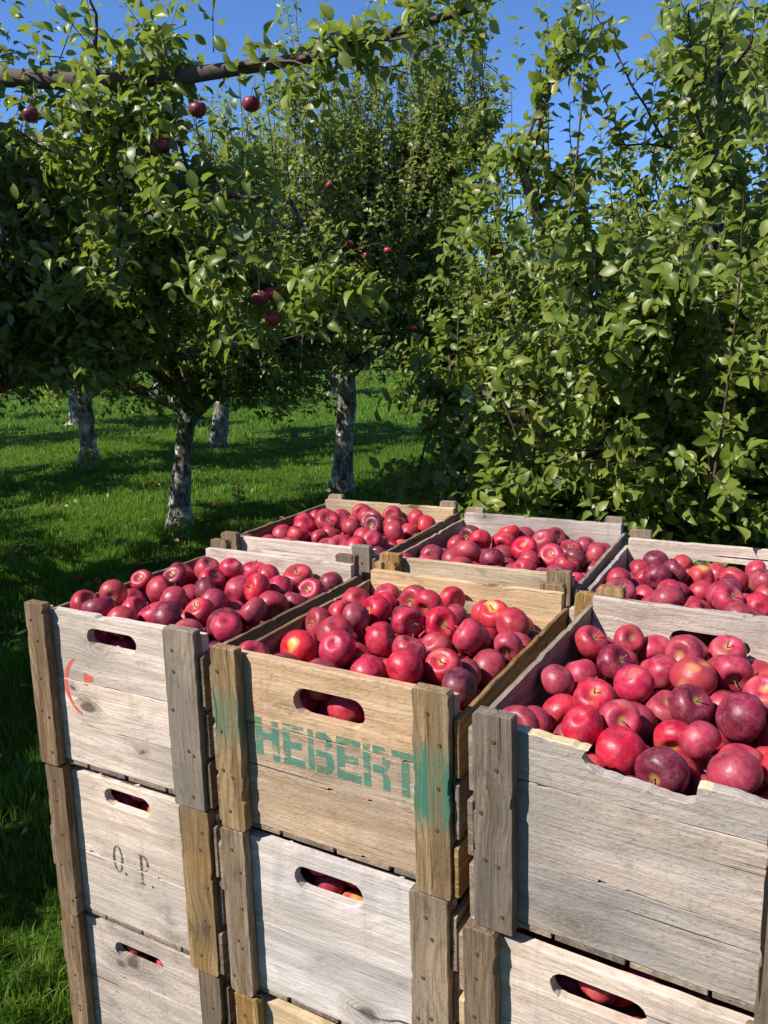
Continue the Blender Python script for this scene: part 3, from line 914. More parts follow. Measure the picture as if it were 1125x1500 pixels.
M_MASS = apple_material('apple_buried', (.20, .008, .025), (.40, .02, .04), (.5, .1, .06), .2, .3, True)
for s in 'ABCDEF':
    root, M, W, h, parts = CR[s + '0']
    rs = np.random.RandomState(500 + ord(s))
    C, Rr = pack(W, h, rs, HEAPS[s])
    Mi = np.array(M)
    Wc = C @ Mi[:3, :3].T + Mi[:3, 3]
    top_ones = C[:, 2] > h - .13
    vis = np.zeros(len(C))
    vis[top_ones] = visible_mask(Wc[top_ones], Rr[top_ones], EYES)
    show = np.zeros(len(C), bool)
    show[np.argsort(-vis)[:N_SHOW[s]]] = True
    show &= vis > .10
    half = (vis > .01) & ~show
    for i in np.where(show)[0]:
        put_apple(Vector(Wc[i]), Rr[i], rs, '{} apple heaped in ' + INNAME[s], 'apples in ' + INNAME[s])
    mass('buried_apples', C, Rr, M, rs, 'apples buried below the top layer in ' + INNAME[s], ~show & ~half & (C[:, 2] > h - .22), half)
for key in ('A1', 'A2', 'B1', 'B2', 'C1'):
    root, M, W, h, parts = CR[key]
    rs = np.random.RandomState(700 + ord(key[0]) + 7 * int(key[1]))
    C, Rr = pack(W, h, rs, lambda u, v: -.022)
    keep = (C[:, 1] < .20) & (C[:, 2] > h - .17)
    C, Rr = C[keep], Rr[keep]
    Mi = np.array(M)
    Wc = C @ Mi[:3, :3].T + Mi[:3, 3]
    near = (np.abs(C[:, 0] - W / 2) < .10) & (C[:, 1] < .105) & (C[:, 2] > h - .12)
    for i in np.where(near)[0]:
        put_apple(Vector(Wc[i]), Rr[i], rs, '{} apple seen through the hand hole of ' + INNAME[key], 'apples in ' + INNAME[key], rs.choice([0, 0, 1, 3]), None, False)
    mass('buried_apples', C, Rr, M, rs, 'apples inside ' + INNAME[key] + ' behind the hand hole', ~near, np.zeros(len(C), bool))

# ------------------------------------------------------------------ trees
def unit(v):
    return v / np.maximum(np.linalg.norm(v, axis=-1, keepdims=True), 1e-9)

def tube_batch(Pts, Rad, k):
    """Pts (N,P,3), Rad (N,P) -> vertices, quads of N tubes with k sides"""
    N, Pn, _ = Pts.shape
    T = unit(np.gradient(Pts, axis=1))
    ref = np.where(np.abs(T[..., 2:3]) > .9, np.array([1., 0, 0]), np.array([0, 0, 1.]))
    A = unit(np.cross(T, ref)); B = np.cross(T, A)
    ang = np.arange(k) * 2 * np.pi / k
    V = Pts[:, :, None, :] + Rad[:, :, None, None] * (np.cos(ang)[None, None, :, None] * A[:, :, None, :] + np.sin(ang)[None, None, :, None] * B[:, :, None, :])
    base = (np.arange(N) * Pn * k)[:, None, None] + (np.arange(Pn - 1) * k)[None, :, None] + np.arange(k)[None, None, :]
    nxt = (np.arange(N) * Pn * k)[:, None, None] + (np.arange(Pn - 1) * k)[None, :, None] + ((np.arange(k) + 1) % k)[None, None, :]
    F = np.stack([base, nxt, nxt + k, base + k], -1).reshape(-1, 4)
    return V.reshape(-1, 3), F

def curve_batch(p0, d, L, bend, wig, rs, n):
    """N curved paths: start p0, direction d, length L, sideways bend vector, random wiggle"""
    t = np.linspace(0, 1, n)[None, :, None]
    P = p0[:, None, :] + d[:, None, :] * L[:, None, None] * t + bend[:, None, :] * L[:, None, None] * t ** 2
    w = rs.normal(0, 1, (len(p0), n, 3)) * wig
    w[:, 0] = 0
    return P + np.cumsum(w, 1) * L[:, None, None] / n

def sample_paths(P, idx, t):
    n = P.shape[1]
    f = np.clip(t, 0, .999) * (n - 1)
    i = f.astype(int); fr = (f - i)[:, None]
    a, b = P[idx, i], P[idx, np.minimum(i + 1, n - 1)]
    return a * (1 - fr) + b * fr, unit(b - a)

# leaf templates: x across, y along the midrib, z up; length 1
def leaf_template(ts, ws):
    V, F3, F4 = [], [], []
    for t, w in zip(ts, ws):
        zc = .10 * t - .30 * t * t
        V += [(-w, t, zc + .42 * w), (0, t, zc), (w, t, zc + .42 * w)]
    for j in range(len(ts) - 1):
        a = 3 * j
        if ws[j + 1] == 0:
            F3 += [(a, a + 1, a + 4), (a + 1, a + 2, a + 4)]
        elif ws[j] == 0:
            F3 += [(a + 1, a + 4, a + 3), (a + 1, a + 5, a + 4)]
        else:
            F4 += [(a, a + 1, a + 4, a + 3), (a + 1, a + 2, a + 5, a + 4)]
    return np.array(V), np.array(F3).reshape(-1, 3), np.array(F4).reshape(-1, 4)
LEAF_HI = leaf_template([0, .12, .27, .48, .70, .88, 1.0], [.012, .02, .19, .275, .235, .115, 0])
LEAF_MID = leaf_template([0, .32, .70, 1.0], [0, .25, .25, 0])
LEAF_LO = leaf_template([0, .5, 1.0], [0, .29, 0])
LEAF_HI_OBJ = []
for k in range(12):
    rs_ = np.random.RandomState(40 + k)
    V = LEAF_HI[0].copy()
    V[:, 2] += rs_.uniform(-.25, .12) * V[:, 1] ** 2 + rs_.uniform(-.3, .5) * np.abs(V[:, 0])
    V[:, 0] += rs_.normal(0, .08) * V[:, 1] ** 2
    V[:, 2] += rs_.normal(0, .10) * V[:, 0] * 2 * V[:, 1]
    LEAF_HI_OBJ.append(V)
LEAF_ME = [np_mesh('leaf', V, [LEAF_HI[1], LEAF_HI[2]], M_LEAF, True, {'tint': np.full(len(V), (k + .5) / 12 * (.9 if k < 11 else 1.0))}) for k, V in enumerate(LEAF_HI_OBJ)]

def leaf_frames(pos, along, rs, up_bias=.9):
    """right-handed frames (N,3,3) with columns x (across), y (midrib), z (upper side)"""
    n = unit(rs.normal(0, .52, pos.shape) + np.array([SUN_H.x * .75, SUN_H.y * .75, up_bias]))
    y = unit(along)
    x = unit(np.cross(y, n)); z = np.cross(x, y)
    return np.stack([x, y, z], -1)

def leaf_mass(pos, Fr, size, tint, hi, rs, name, mat, fine=None):
    """one mesh of many leaves; with `fine` (mask) the leaves that show large get the finer outline"""
    sets = [(LEAF_HI, fine), (LEAF_MID, ~fine)] if fine is not None else [(LEAF_MID if hi == 'mid' else LEAF_LO, np.ones(len(pos), bool))]
    VV, FF3, FF4, TT, off0 = [], [], [], [], 0
    for T, m in sets:
        k = int(m.sum())
        if not k: continue
        n = len(T[0])
        base = np.stack(LEAF_HI_OBJ)[rs.randint(0, 12, k)] if T is LEAF_HI else np.repeat(T[0][None], k, 0)
        V = np.einsum('nij,nkj->nki', Fr[m], base) * size[m][:, None, None] + pos[m][:, None, :]
        off = off0 + (np.arange(k) * n)[:, None, None]
        VV.append(V.reshape(-1, 3)); TT.append(np.repeat(tint[m], n))
        FF3.append((T[1][None] + off).reshape(-1, 3))
        if len(T[2]): FF4.append((T[2][None] + off).reshape(-1, 4))
        off0 += k * n
    faces = [np.concatenate(FF3)] + ([np.concatenate(FF4)] if FF4 else [])
    return np_mesh(name, np.concatenate(VV), faces, mat, True, {'tint': np.concatenate(TT)})

TWIG_POINTS = {}
M_LIMB = plain('limb_bark', (.105, .082, .065), .9, .15)

def build_tree(name, label, base, height, trunk_h, trunk_r, limbs, seed, hi=False, n_sec=14, n_shoot=10, n_leaf=10, leaf=.066, water=60, reach=None,
               keep=None, singles=0, group=None, lean=(0, 0), spread=1.0, sec_len=(.45, 1.0), twigs=True, key=None, droop=.0, mat=None, water_len=(.45, 1.1), paths=(), zmin=.25):
    """limbs: list of (azimuth deg, elevation deg, length, start height fraction, bend z) from the trunk"""
    rs = np.random.RandomState(seed)
    b = np.array([base[0], base[1], float(ground_z(np.array(base[0]), np.array(base[1])))])
    root = empty(name, Matrix.Translation(b))
    tag(root, label, 'tree', group)
    # trunk, flared at the foot, a little crooked
    n = 11
    t = np.linspace(0, 1, n)
    tp = np.stack([lean[0] * t + .035 * np.sin(3.0 * t + seed), lean[1] * t + .03 * np.cos(2.6 * t + seed) - .03 * math.cos(seed), -.06 + (trunk_h + .06) * t], 1)
    tp[:, 0] -= tp[0, 0]; tp[:, 1] -= tp[0, 1]
    rr = trunk_r * (1 - .22 * t) * (1 + .55 * np.exp(-t * 9)) * (1 + .07 * rs.normal(size=n))
    V, F = tube_batch(tp[None], rr[None], 14)
    V += rs.normal(0, trunk_r * .045, V.shape)
    link(bpy.data.objects.new('trunk', np_mesh('trunk', V, [F], M_BARK, True)), root)
    LP, LR = [], []
    nl = 10
    for az, el, L, hf, bz in limbs:
        a, e = math.radians(az), math.radians(el)
        d = np.array([[math.sin(a) * math.cos(e), math.cos(a) * math.cos(e), math.sin(e)]])
        i = hf * (n - 1)
        p0 = tp[min(int(i), n - 1)][None].copy()
        P = curve_batch(p0, d, np.array([L]), np.array([[0, 0, bz]]), .09, rs, nl)
        r0 = trunk_r * .62 * (L / 1.8) ** .5
        R_ = np.linspace(1, .22, nl) * r0
        V, F = tube_batch(P, R_[None], 8)
        V += rs.normal(0, .004, V.shape)
        link(bpy.data.objects.new('limb', np_mesh('limb', V, [F], M_BARK, True)), root)
        LP.append(P[0]); LR.append(L)
    for pts, r0 in paths:                 # limbs followed through given points
        Q = np.array([np.array(p_) - b for p_ in pts])
        seg = np.concatenate([[0], np.cumsum(np.linalg.norm(np.diff(Q, axis=0), axis=1))])
        tt_ = np.linspace(0, seg[-1], nl)
        P = np.stack([np.interp(tt_, seg, Q[:, k]) for k in range(3)], 1)
        P[1:-1] = .5 * P[1:-1] + .25 * (P[:-2] + P[2:])
        P[2:-1] += rs.normal(0, .022, (nl - 3, 3))
        V, F = tube_batch(P[None], (np.linspace(1, .16, nl) * r0)[None], 8)
        V += rs.normal(0, .003, V.shape)
        link(bpy.data.objects.new('limb', np_mesh('limb', V, [F], M_LIMB, True)), root)
        LP.append(P); LR.append(seg[-1])
    LP = np.array(LP); LR = np.array(LR)
    nL = len(LP)
    # secondary branches
    wts = LR / LR.sum()
    N2 = int(n_sec * nL)
    li = rs.choice(nL, N2, p=wts)
    tt = rs.uniform(.22, 1.0, N2)
    p0, tg = sample_paths(LP, li, tt)
    d = unit(tg * .55 + rs.normal(0, .62, (N2, 3)) * spread + np.array([0, 0, .22]))
    L2 = rs.uniform(*sec_len, N2) * (1.1 - .35 * tt)
    bend = np.stack([np.zeros(N2), np.zeros(N2), rs.uniform(-.38, .18, N2) - droop], 1)
    S2 = curve_batch(p0, d, L2, bend, .12, rs, 7)
    # shoots
    N3 = N2 * n_shoot
    si = np.repeat(np.arange(N2), n_shoot)
    t3 = rs.uniform(.12, 1.0, N3)
    p0, tg = sample_paths(S2, si, t3)
    d = unit(tg * .5 + rs.normal(0, .6, (N3, 3)) + np.array([0, 0, .28 - droop]))
    L3 = rs.uniform(.13, .40, N3)
    bend = np.stack([rs.normal(0, .1, N3), rs.normal(0, .1, N3), rs.uniform(-.45, .2, N3)], 1)
    S3 = curve_batch(p0, d, L3, bend, .10, rs, 5)
    # upright water shoots
    if water:
        wi = rs.randint(0, N2, water)
        p0, tg = sample_paths(S2, wi, rs.uniform(.1, .9, water))
        hi_z = p0[:, 2] > trunk_h + .2
        p0 = p0[hi_z]
        d = unit(np.array([0, 0, 1.0]) + rs.normal(0, .17, p0.shape))
        Lw = rs.uniform(*water_len, len(p0))
        Lw = np.minimum(Lw, np.maximum(height - p0[:, 2], .15))
        SW = curve_batch(p0, d, Lw, rs.normal(0, .06, p0.shape), .05, rs, 9)
    else:
        SW = np.zeros((0, 9, 3)); Lw = np.zeros(0)
    top_lim = height + .3
    # leaves on the shoots
    def leaves_on(S, Ls, per, t_lo):
        M_ = len(S)
        per = np.asarray(per)
        idx = np.repeat(np.arange(M_), per)
        if not len(idx): return np.zeros((0, 3)), np.zeros((0, 3))
        j = np.concatenate([np.arange(p) for p in per])
        t_ = t_lo + (1 - t_lo) * (j + rs.uniform(0, .9, len(j))) / np.repeat(per, per)
        pos, tg = sample_paths(S, idx, t_)
        phi = j * 2.4 + rs.uniform(0, 6.28, M_)[idx]
        ref = np.where(np.abs(tg[:, 2:3]) > .9, np.array([1., 0, 0]), np.array([0, 0, 1.]))
        A = unit(np.cross(tg, ref)); B = np.cross(tg, A)
        rad = np.cos(phi)[:, None] * A + np.sin(phi)[:, None] * B
        al = unit(tg * rs.uniform(.2, .9, (len(j), 1)) + rad + np.stack([np.zeros(len(j)), np.zeros(len(j)), rs.uniform(-.55, .35, len(j))], 1))
        return pos, al
    p1, a1 = leaves_on(S3, L3, np.full(N3, n_leaf), .15)
    p2, a2 = leaves_on(SW, Lw, np.maximum(4, (Lw * 38).astype(int)), .08)
    pos = np.concatenate([p1, p2]); al = np.concatenate([a1, a2])
    size = leaf * rs.uniform(.62, 1.22, len(pos))
    size[len(p1):] *= .85
    world = pos + b
    ok = (world[:, 2] > zmin + .12 * np.sin(world[:, 0] * 5 + world[:, 1] * 3)) & (pos[:, 2] < top_lim)
    if keep is not None:
        ok &= keep(world)
    pos, al, size, world = pos[ok], al[ok], size[ok], world[ok]
    Fr = leaf_frames(pos, al, rs)
    tint = np.clip(rs.beta(2.2, 2.6, len(pos)) * .93, 0, .94)
    tint[rs.rand(len(pos)) < .010] = 1.0
    # the leaves that show largest are parts of their own
    single = np.zeros(len(pos), bool)
    if singles:
        px, py, dep = to_pixels(world)
        inside = (px > -20) & (px < 1145) & (py > -20) & (py < 790)
        sc = np.where(inside, size / np.maximum(dep, .3), 0)
        single[np.argsort(-sc)[:singles]] = True
    m = mat or (M_LEAF if hi else M_LEAF_FAR)
    fine = None
    if hi == True:
        px, py, dep = to_pixels(world)
        fine = ((px > -30) & (px < 1160) & (py > -30) & (py < 830) & (dep < 3.35))[~single]
    fo = link(bpy.data.objects.new('foliage', leaf_mass(pos[~single], Fr[~single], size[~single], tint[~single], hi, rs, 'foliage', m, fine)), root)
    fo['kind'] = 'stuff'
    for i in np.where(single)[0]:
        o = link(bpy.data.objects.new('leaf', LEAF_ME[int(tint[i] * 11.99)]), root)
        Mx = Matrix([list(Fr[i][r] * size[i]) + [pos[i][r]] for r in range(3)] + [[0, 0, 0, 1]])
        o.matrix_local = Mx
    if twigs:
        Vs, Fs, o_ = [], [], 0
        sets = [(S2, np.linspace(1, .35, 7)[None] * (.007 + .006 * L2[:, None]), 5), (S3[:, ::2], np.linspace(1, .45, 3)[None] * np.full((N3, 1), .0028), 3)]
        if len(SW): sets.append((SW, np.linspace(1, .3, 9)[None] * (.004 + .0028 * Lw[:, None]), 4))
        for S, Rd, k in sets:
            low = S[:, -1, 2] + b[2] > zmin - .05
            S, Rd = S[low], Rd[low]
            if keep is not None:
                g = keep(S[:, S.shape[1] // 2] + b) & keep(S[:, -1] + b)
                S, Rd = S[g], Rd[g]
            V, F = tube_batch(S, Rd, k)
            Vs.append(V); Fs.append(F + o_); o_ += len(V)
        tw = link(bpy.data.objects.new('twig_growth', np_mesh('twig_growth', np.concatenate(Vs), [np.concatenate(Fs)], M_TWIG, True)), root)
        tw['kind'] = 'stuff'
    if key:
        TWIG_POINTS[key] = np.concatenate([S3[:, 2:].reshape(-1, 3), S2[:, 3:].reshape(-1, 3)]) + b
    return root

def ring(n, el, L, seed, hf=(.75, 1.0), bz=(-.25, .1)):
    rs = np.random.RandomState(seed)
    return [(360 * k / n + rs.uniform(-18, 18), el + rs.uniform(-12, 14), L * rs.uniform(.8, 1.15), rs.uniform(*hf), rs.uniform(*bz)) for k in range(n)]

def leader(L):
    return [(40, 78, L, 1.0, 0), (200, 68, L * .9, .95, .1)]

# nothing may grow into the crates, nor hang in front of the lens
def clear_of_crates(P):
    x, y, z = P[:, 0], P[:, 1], P[:, 2]
    u = x * .47 + y * .883                   # along the crates' depth
    blocked = (u < 2.34) & (z < 1.45) & (x > -1.0) & (x < 1.35)
    near = (np.hypot(x, y) < 1.75)
    lit = (y < 2.45) & (x > -2.4) & (x < 1.6)   # keep the sun on the crates
    return ~(blocked | near | lit)

PATH_PTS = []
FRUIT = [(290, 160, 3.2), (368, 152, 3.3), (238, 213, 3.4), (45, 168, 3.4), (381, 437, 3.2), (398, 430, 3.3), (401, 466, 3.25), (262, 358, 3.6), (302, 378, 3.6)]
FRUIT_SPOTS = [np.array(at_depth(*f)) for f in FRUIT]
def near_crown(P):
    """outline of the near tree: full on the side of the trunk, only its long branches reach out further"""
    x, y, z = P[:, 0], P[:, 1], P[:, 2]
    ok = clear_of_crates(P)
    t = np.maximum(1.0 - x, 0) / .918
    ys, zs = y + .396 * t, z - t
    ok &= (z < 2.62 + .22 * np.sin(x * 6 + 1)) | (np.sin(x * 911 + y * 577 + z * 313) > .62) | (x < -2.6)   # open, airy top
    veil = (ys < 3.9) & (zs > .35) & (zs < 2.7)          # open where the sun reaches the big tree
    lim = np.where(z > 2.3, -.55, np.where(z > 1.5, -.50, -.75))
    far_out = (x > lim + .12 * np.sin(z * 9)) | veil
    Q = np.array(PATH_PTS)
    d = np.sqrt(((P[:, None, :] - Q[None]) ** 2).sum(2)).min(1)
    A = np.array(FRUIT_SPOTS)                             # fruit hangs clear of the leaves about it
    to_eye = unit(np.array([[0, 0, CAM_Z]]) - A)
    for f in (0, .08, .18):
        ok &= (((P[:, None, :] - (A + to_eye * f)[None]) ** 2).sum(2).min(1) > .062 ** 2)
    return ok & (~far_out | (d < .17))
def big_crown(P):
    return clear_of_crates(P) & (P[:, 0] > .28 + (P[:, 2] - 1.9) * .46 + .12 * np.sin(P[:, 2] * 8))
def tall_crown(P):
    x, z = P[:, 0], P[:, 2]
    return (z < 3.9 + np.clip((x + 1.2) * 2.4, 0, 9)) & (x < 1.2 + .12 * np.sin(z * 7))

def sun_on_crates(P):
    """this tree keeps clear of the sunbeams that fall on the upper crates"""
    x, y, z = P[:, 0], P[:, 1], P[:, 2]
    t = (-.6 - x) / .918
    ys, zs = y + .396 * t, z - t
    return clear_of_crates(P) & ~((ys > -.45) & (ys < 1.5) & (zs > .56))

# left row, running from beside the camera away to the right
T0 = np.array([-3.1, 5.1, 1.2])
D = lambda px, py, y: np.array(at_depth(px, py, y))
NEAR_PATHS = [([T0, D(-260, 200, 4.5), D(-20, 92, 3.9), D(100, 103, 3.7), D(190, 125, 3.5), D(300, 145, 3.35), D(430, 112, 3.2), D(560, 100, 3.1), D(690, 12, 3.0)], .078),
              ([T0 - np.array([0, 0, .1]), D(-120, 480, 4.6), D(60, 380, 4.1), D(200, 350, 3.7), D(330, 390, 3.4), D(440, 450, 3.25), D(545, 478, 3.2)], .05),
              ([T0 + np.array([0, 0, .1]), D(-150, 330, 4.6), D(40, 230, 4.2), D(160, 250, 3.8), D(270, 290, 3.5), D(380, 290, 3.35)], .05),
              ([T0 - np.array([0, 0, .2]), D(-100, 560, 4.9), D(30, 500, 4.4), D(130, 490, 4.1), D(220, 530, 3.9)], .045)]
for pts, _r in NEAR_PATHS[:2]:
    for k in range(3, len(pts) - 1):
        PATH_PTS += [pts[k] * (1 - f) + pts[k + 1] * f for f in (0, .25, .5, .75)]
build_tree('apple_tree', 'near apple tree whose dark limb and apple-laden branches reach in over the lawn', (-3.1, 5.1), 4.0, 1.25, .13,
           ring(5, 34, 1.6, 5) + leader(1.5) + [(128, 22, 2.1, .95, .10), (112, 40, 2.1, 1.0, -.05), (104, 12, 1.9, .9, .05), (92, 30, 1.8, .95, 0)],
           21, hi=True, n_sec=25, n_shoot=11, n_leaf=11, leaf=.066, water=90, keep=near_crown, singles=300, key='T0', water_len=(.3, .7), sec_len=(.3, .72), zmin=1.5, paths=NEAR_PATHS)
build_tree('apple_tree', 'spreading apple tree next in the row, shading the near apple-laden one', (-4.3, 2.6), 5.4, 1.1, .12,
           ring(8, 42, 2.1, 6) + leader(2.8) + [(90, 55, 2.9, 1, 0), (60, 50, 2.8, 1, 0), (30, 55, 2.9, 1, 0)], 22, n_sec=15, n_shoot=9, n_leaf=7, leaf=.13, water=70, keep=sun_on_crates, twigs=False, zmin=1.0)
build_tree('apple_tree', 'spreading apple tree at the end of the row, shading the lawn beside the crates', (-4.5, .65), 4.5, 1.1, .12,
           ring(9, 38, 1.8, 36) + leader(2.0), 42, n_sec=17, n_shoot=9, n_leaf=8, leaf=.115, water=60, keep=sun_on_crates, twigs=False, zmin=.9)
build_tree('apple_tree', 'apple tree with a lichen-pale trunk and dry weeds at its foot', (-1.80, 6.95), 3.8, 1.25, .090,
           ring(8, 36, 1.75, 7) + leader(1.7) + [(80, 14, .9, .95, .25)], 23, n_sec=19, n_shoot=12, n_leaf=11, leaf=.066, water=130, key='T1', lean=(.12, 0), zmin=.98, droop=.04)
build_tree('apple_tree', 'apple tree with a straight dark trunk standing beyond the back crates', (-.46, 8.8), 6.3, 1.6, .115,
           ring(9, 40, 1.9, 8) + leader(2.3) + [(60, 60, 2.5, 1.0, 0), (100, 56, 2.4, 1, 0), (80, 66, 2.6, 1, 0), (20, 62, 2.3, 1, 0), (320, 60, 2.1, 1, 0)], 24, n_sec=19, n_shoot=11, n_leaf=9, leaf=.088, water=420, key='T2', lean=(.05, 0), water_len=(.6, 1.8), zmin=1.62, keep=tall_crown)
build_tree('apple_tree', 'apple tree with weeds round its foot, next row of the lawn', (-4.15, 11.36), 4.2, 1.3, .12,
           ring(7, 34, 1.8, 9) + leader(1.5), 25, n_sec=14, n_shoot=9, n_leaf=8, leaf=.09, water=50, zmin=.85)
build_tree('apple_tree', 'apple tree with a leaning dark trunk behind the pale-trunked tree', (-2.71, 13.25), 4.8, 1.5, .13,
           ring(7, 36, 1.9, 10) + leader(1.8), 26, n_sec=14, n_shoot=9, n_leaf=8, leaf=.10, water=70, lean=(.28, 0), zmin=1.35)
build_tree('apple_tree', 'shaded apple tree between the straight trunk and the big leafy tree', (.95, 10.6), 4.7, 1.2, .12,
           ring(8, 36, 1.8, 11) + leader(1.8), 27, n_sec=16, n_shoot=10, n_leaf=10, leaf=.078, water=260, water_len=(.6, 1.5), zmin=1.1)
# right row
build_tree('apple_tree', 'big sunlit leafy apple tree hanging low behind the crates', (1.84, 4.5), 5.2, .75, .12,
           ring(9, 30, 1.45, 12, (.6, 1.0), (-.3, .15)) + ring(7, 52, 2.1, 13) + leader(2.4) + [(200, 8, 1.6, .8, -.05), (225, 12, 1.7, .8, -.1), (170, 6, 1.6, .7, 0), (250, 10, 1.6, .8, -.05), (268, 25, 1.6, .9, 0), (185, 28, 1.8, .9, 0), (215, 35, 1.8, .9, 0)],
           28, hi=True, n_sec=16, n_shoot=10, n_leaf=12, leaf=.072, water=280, keep=big_crown, singles=300, key='R1', water_len=(.4, 1.0))
build_tree('apple_tree', 'tall apple tree close behind the big leafy tree', (3.3, 6.3), 5.4, 1.1, .12,
           ring(7, 40, 1.8, 14) + leader(2.2), 29, n_sec=15, n_shoot=10, n_leaf=8, leaf=.095, water=120, twigs=True)
build_tree('apple_tree', 'apple tree at the far side of the lawn beyond the shaded grass', (-5.6, 9.4), 4.2, 1.2, .12,
           ring(7, 36, 1.8, 15) + leader(1.5), 30, n_sec=13, n_shoot=9, n_leaf=7, leaf=.095, water=40, zmin=.75)

# far rows: copies of two simple trees; nearer unseen ones added to cut light
protos = []
for k in range(2):
    protos.append(build_tree('apple_tree', 'simple apple tree of the far rows and the unseen added shade trees', (-6.6 + 5 * k, 17.5 + 9 * k), 4.3, 1.2, .13,
                             ring(7, 36, 1.9, 16 + k) + leader(1.6), 31 + k, n_sec=12, n_shoot=8, n_leaf=5, leaf=.13, water=30, twigs=False, zmin=1.15, group='far orchard trees'))
far = [(-5.9, 5.7), (-7.8, 6.6), (-7.3, -1.6), (-9, 3.5), (-10, 8.5), (-5.0, -2.7), (-2.7, -3.3), (-.3, -3.9), (2.2, -3.2), (4.2, -1.2), (5.2, 2.4), (-7.8, -5.5), (0.6, -7.5), (-3.6, -7.0), (5.2, -6), (8.2, 4), (-8.5, 14), (-9.5, 20), (-4.6, 21.5), (-7.0, 26), (1.6, 31), (4.2, 21), (5.8, 14.5), (7, 24), (-4.2, 33), (-9, 35), (.2, 40), (5, 38), (-12, 28), (10, 31), (-6.5, 44), (-14, 41), (3.5, 50), (10, 46), (-2.5, 52), (-11, 55), (7.5, 60), (-20, 50), (17, 50), (1, 66), (-7, 68), (-26, 62), (24, 60)]  # leading points: out-of-view trees added to shade the lawn and block skylight
for i, (x, y) in enumerate(far):
    p = protos[i % 2]
    c = p.copy(); link(c)
    z = float(ground_z(np.array(x), np.array(y)))
    s = 1 + .2 * math.sin(i * 2.1)
    c.matrix_world = Matrix.Translation((x, y, z)) @ Matrix.Rotation(i * 1.7, 4, 'Z') @ Matrix.Diagonal((s, s, s, 1))
    for ch in p.children:
        k = ch.copy(); link(k, c)
        k.matrix_parent_inverse = ch.matrix_parent_inverse.copy()
        k.matrix_basis = ch.matrix_basis.copy()
# ------------------------------------------------------------------ grass
def build_grass():
    rs = np.random.RandomState(9)
    V, T, A, F4, F3, off = [], [], [], [], [], 0
    for y0, y1, n, hgt, wid in ((1.2, 4.5, 46000, .060, .0042), (4.5, 8, 75000, .060, .0055), (8, 14, 60000, .065, .009), (14, 40, 40000, .10, .024)):
        N = n * 3
        y = y0 + (y1 - y0) * rs.rand(N) ** .9
        x = rs.uniform(-.62, .62, N) * (y + 1.0) * 1.05
        P = np.stack([x, y, ground_z(x, y)], 1)
        px, py, dep = to_pixels(P)
        u = x * .47 + y * .883
        v = x * .883 - y * .47
        in_stack = (u > .84) & (u < 2.10) & (v > -1.19) & (v < .13)
        ok = (px > -200) & (px < 1325) & (py < 1720) & ~in_stack
        # clumps: thin out between tufts
        cl = np.sin(x * 7.3 + 2 * np.sin(y * 3.1)) * np.sin(y * 6.1 + 1.7 * np.sin(x * 4.3))
        ok &= rs.rand(N) < .62 + .38 * cl
        P = P[ok][:n]; cl = cl[ok][:n]
        m = len(P)
        az = rs.uniform(0, 2 * np.pi, m)
        h = hgt * rs.uniform(.45, 1.25, m) * (1 + .35 * cl)
        lean = rs.uniform(.1, .8, m)
        d = np.stack([np.cos(az), np.sin(az), np.zeros(m)], 1)
        s = np.stack([-np.sin(az), np.cos(az), np.zeros(m)], 1) * (wid * rs.uniform(.6, 1.3, m) / 2)[:, None]
        up = np.array([0, 0, 1.])
        mid = P + up * (h * .6)[:, None] + d * (h * lean * .3)[:, None]
        tip = P + up * (h * (1 - .3 * lean))[:, None] + d * (h * lean)[:, None]
        P = P - up * .006
        V.append(np.stack([P - s, P + s, mid + s * .8, mid - s * .8, tip], 1).reshape(-1, 3))
        tn = np.clip(rs.beta(2, 2, m) * .9 + .12 * cl, 0, .92); tn[rs.rand(m) < .02] = 1
        T.append(np.repeat(tn, 5)); A.append(np.tile([0, 0, .6, .6, 1], m))
        b = off + np.arange(m) * 5
        F4.append(np.stack([b, b + 1, b + 2, b + 3], 1)); F3.append(np.stack([b + 3, b + 2, b + 4], 1))
        off += m * 5
    me = np_mesh('grass', np.concatenate(V), [np.concatenate(F4), np.concatenate(F3)], M_GRASS, False, {'tint': np.concatenate(T), 'along': np.concatenate(A)})
    o = link(bpy.data.objects.new('grass', me))
    tag(o, 'short green grass blades growing over the orchard lawn', 'grass', None, 'stuff')
build_grass()
# ------------------------------------------------------------------ hanging and fallen apples, weeds, stray leaf
def hang(px, py, y, tree, label, kind=2, r=.0325):
    want = np.array(at_depth(px, py, y))
    T = TWIG_POINTS[tree]
    tp = T[np.argmin(((T - want - np.array([0, 0, .055])) ** 2).sum(1))]
    # keep the apple where the photo shows it; a bowed twig joins it to the nearest branch
    rs = np.random.RandomState(int(px * 7 + py))
    o = put_apple(Vector(want), r, rs, label, 'apples hanging in the trees', kind, .25)
    a = want + np.array([0, 0, r * .75])
    dist = np.linalg.norm(tp - a)
    P = np.array([a, a * .75 + tp * .25 + np.array([0, 0, .02 + .08 * dist]), a * .4 + tp * .6 + np.array([0, 0, .10 * dist]), tp])
    V, F = tube_batch(P[None], np.array([[.0018, .0022, .003, .0035]]), 5)
    Mi = np.linalg.inv(np.array(o.matrix_world))
    V = V @ Mi[:3, :3].T + Mi[:3, 3]
    link(bpy.data.objects.new('fruit_twig', np_mesh('fruit_twig', V, [F], M_TWIG, True)), o)

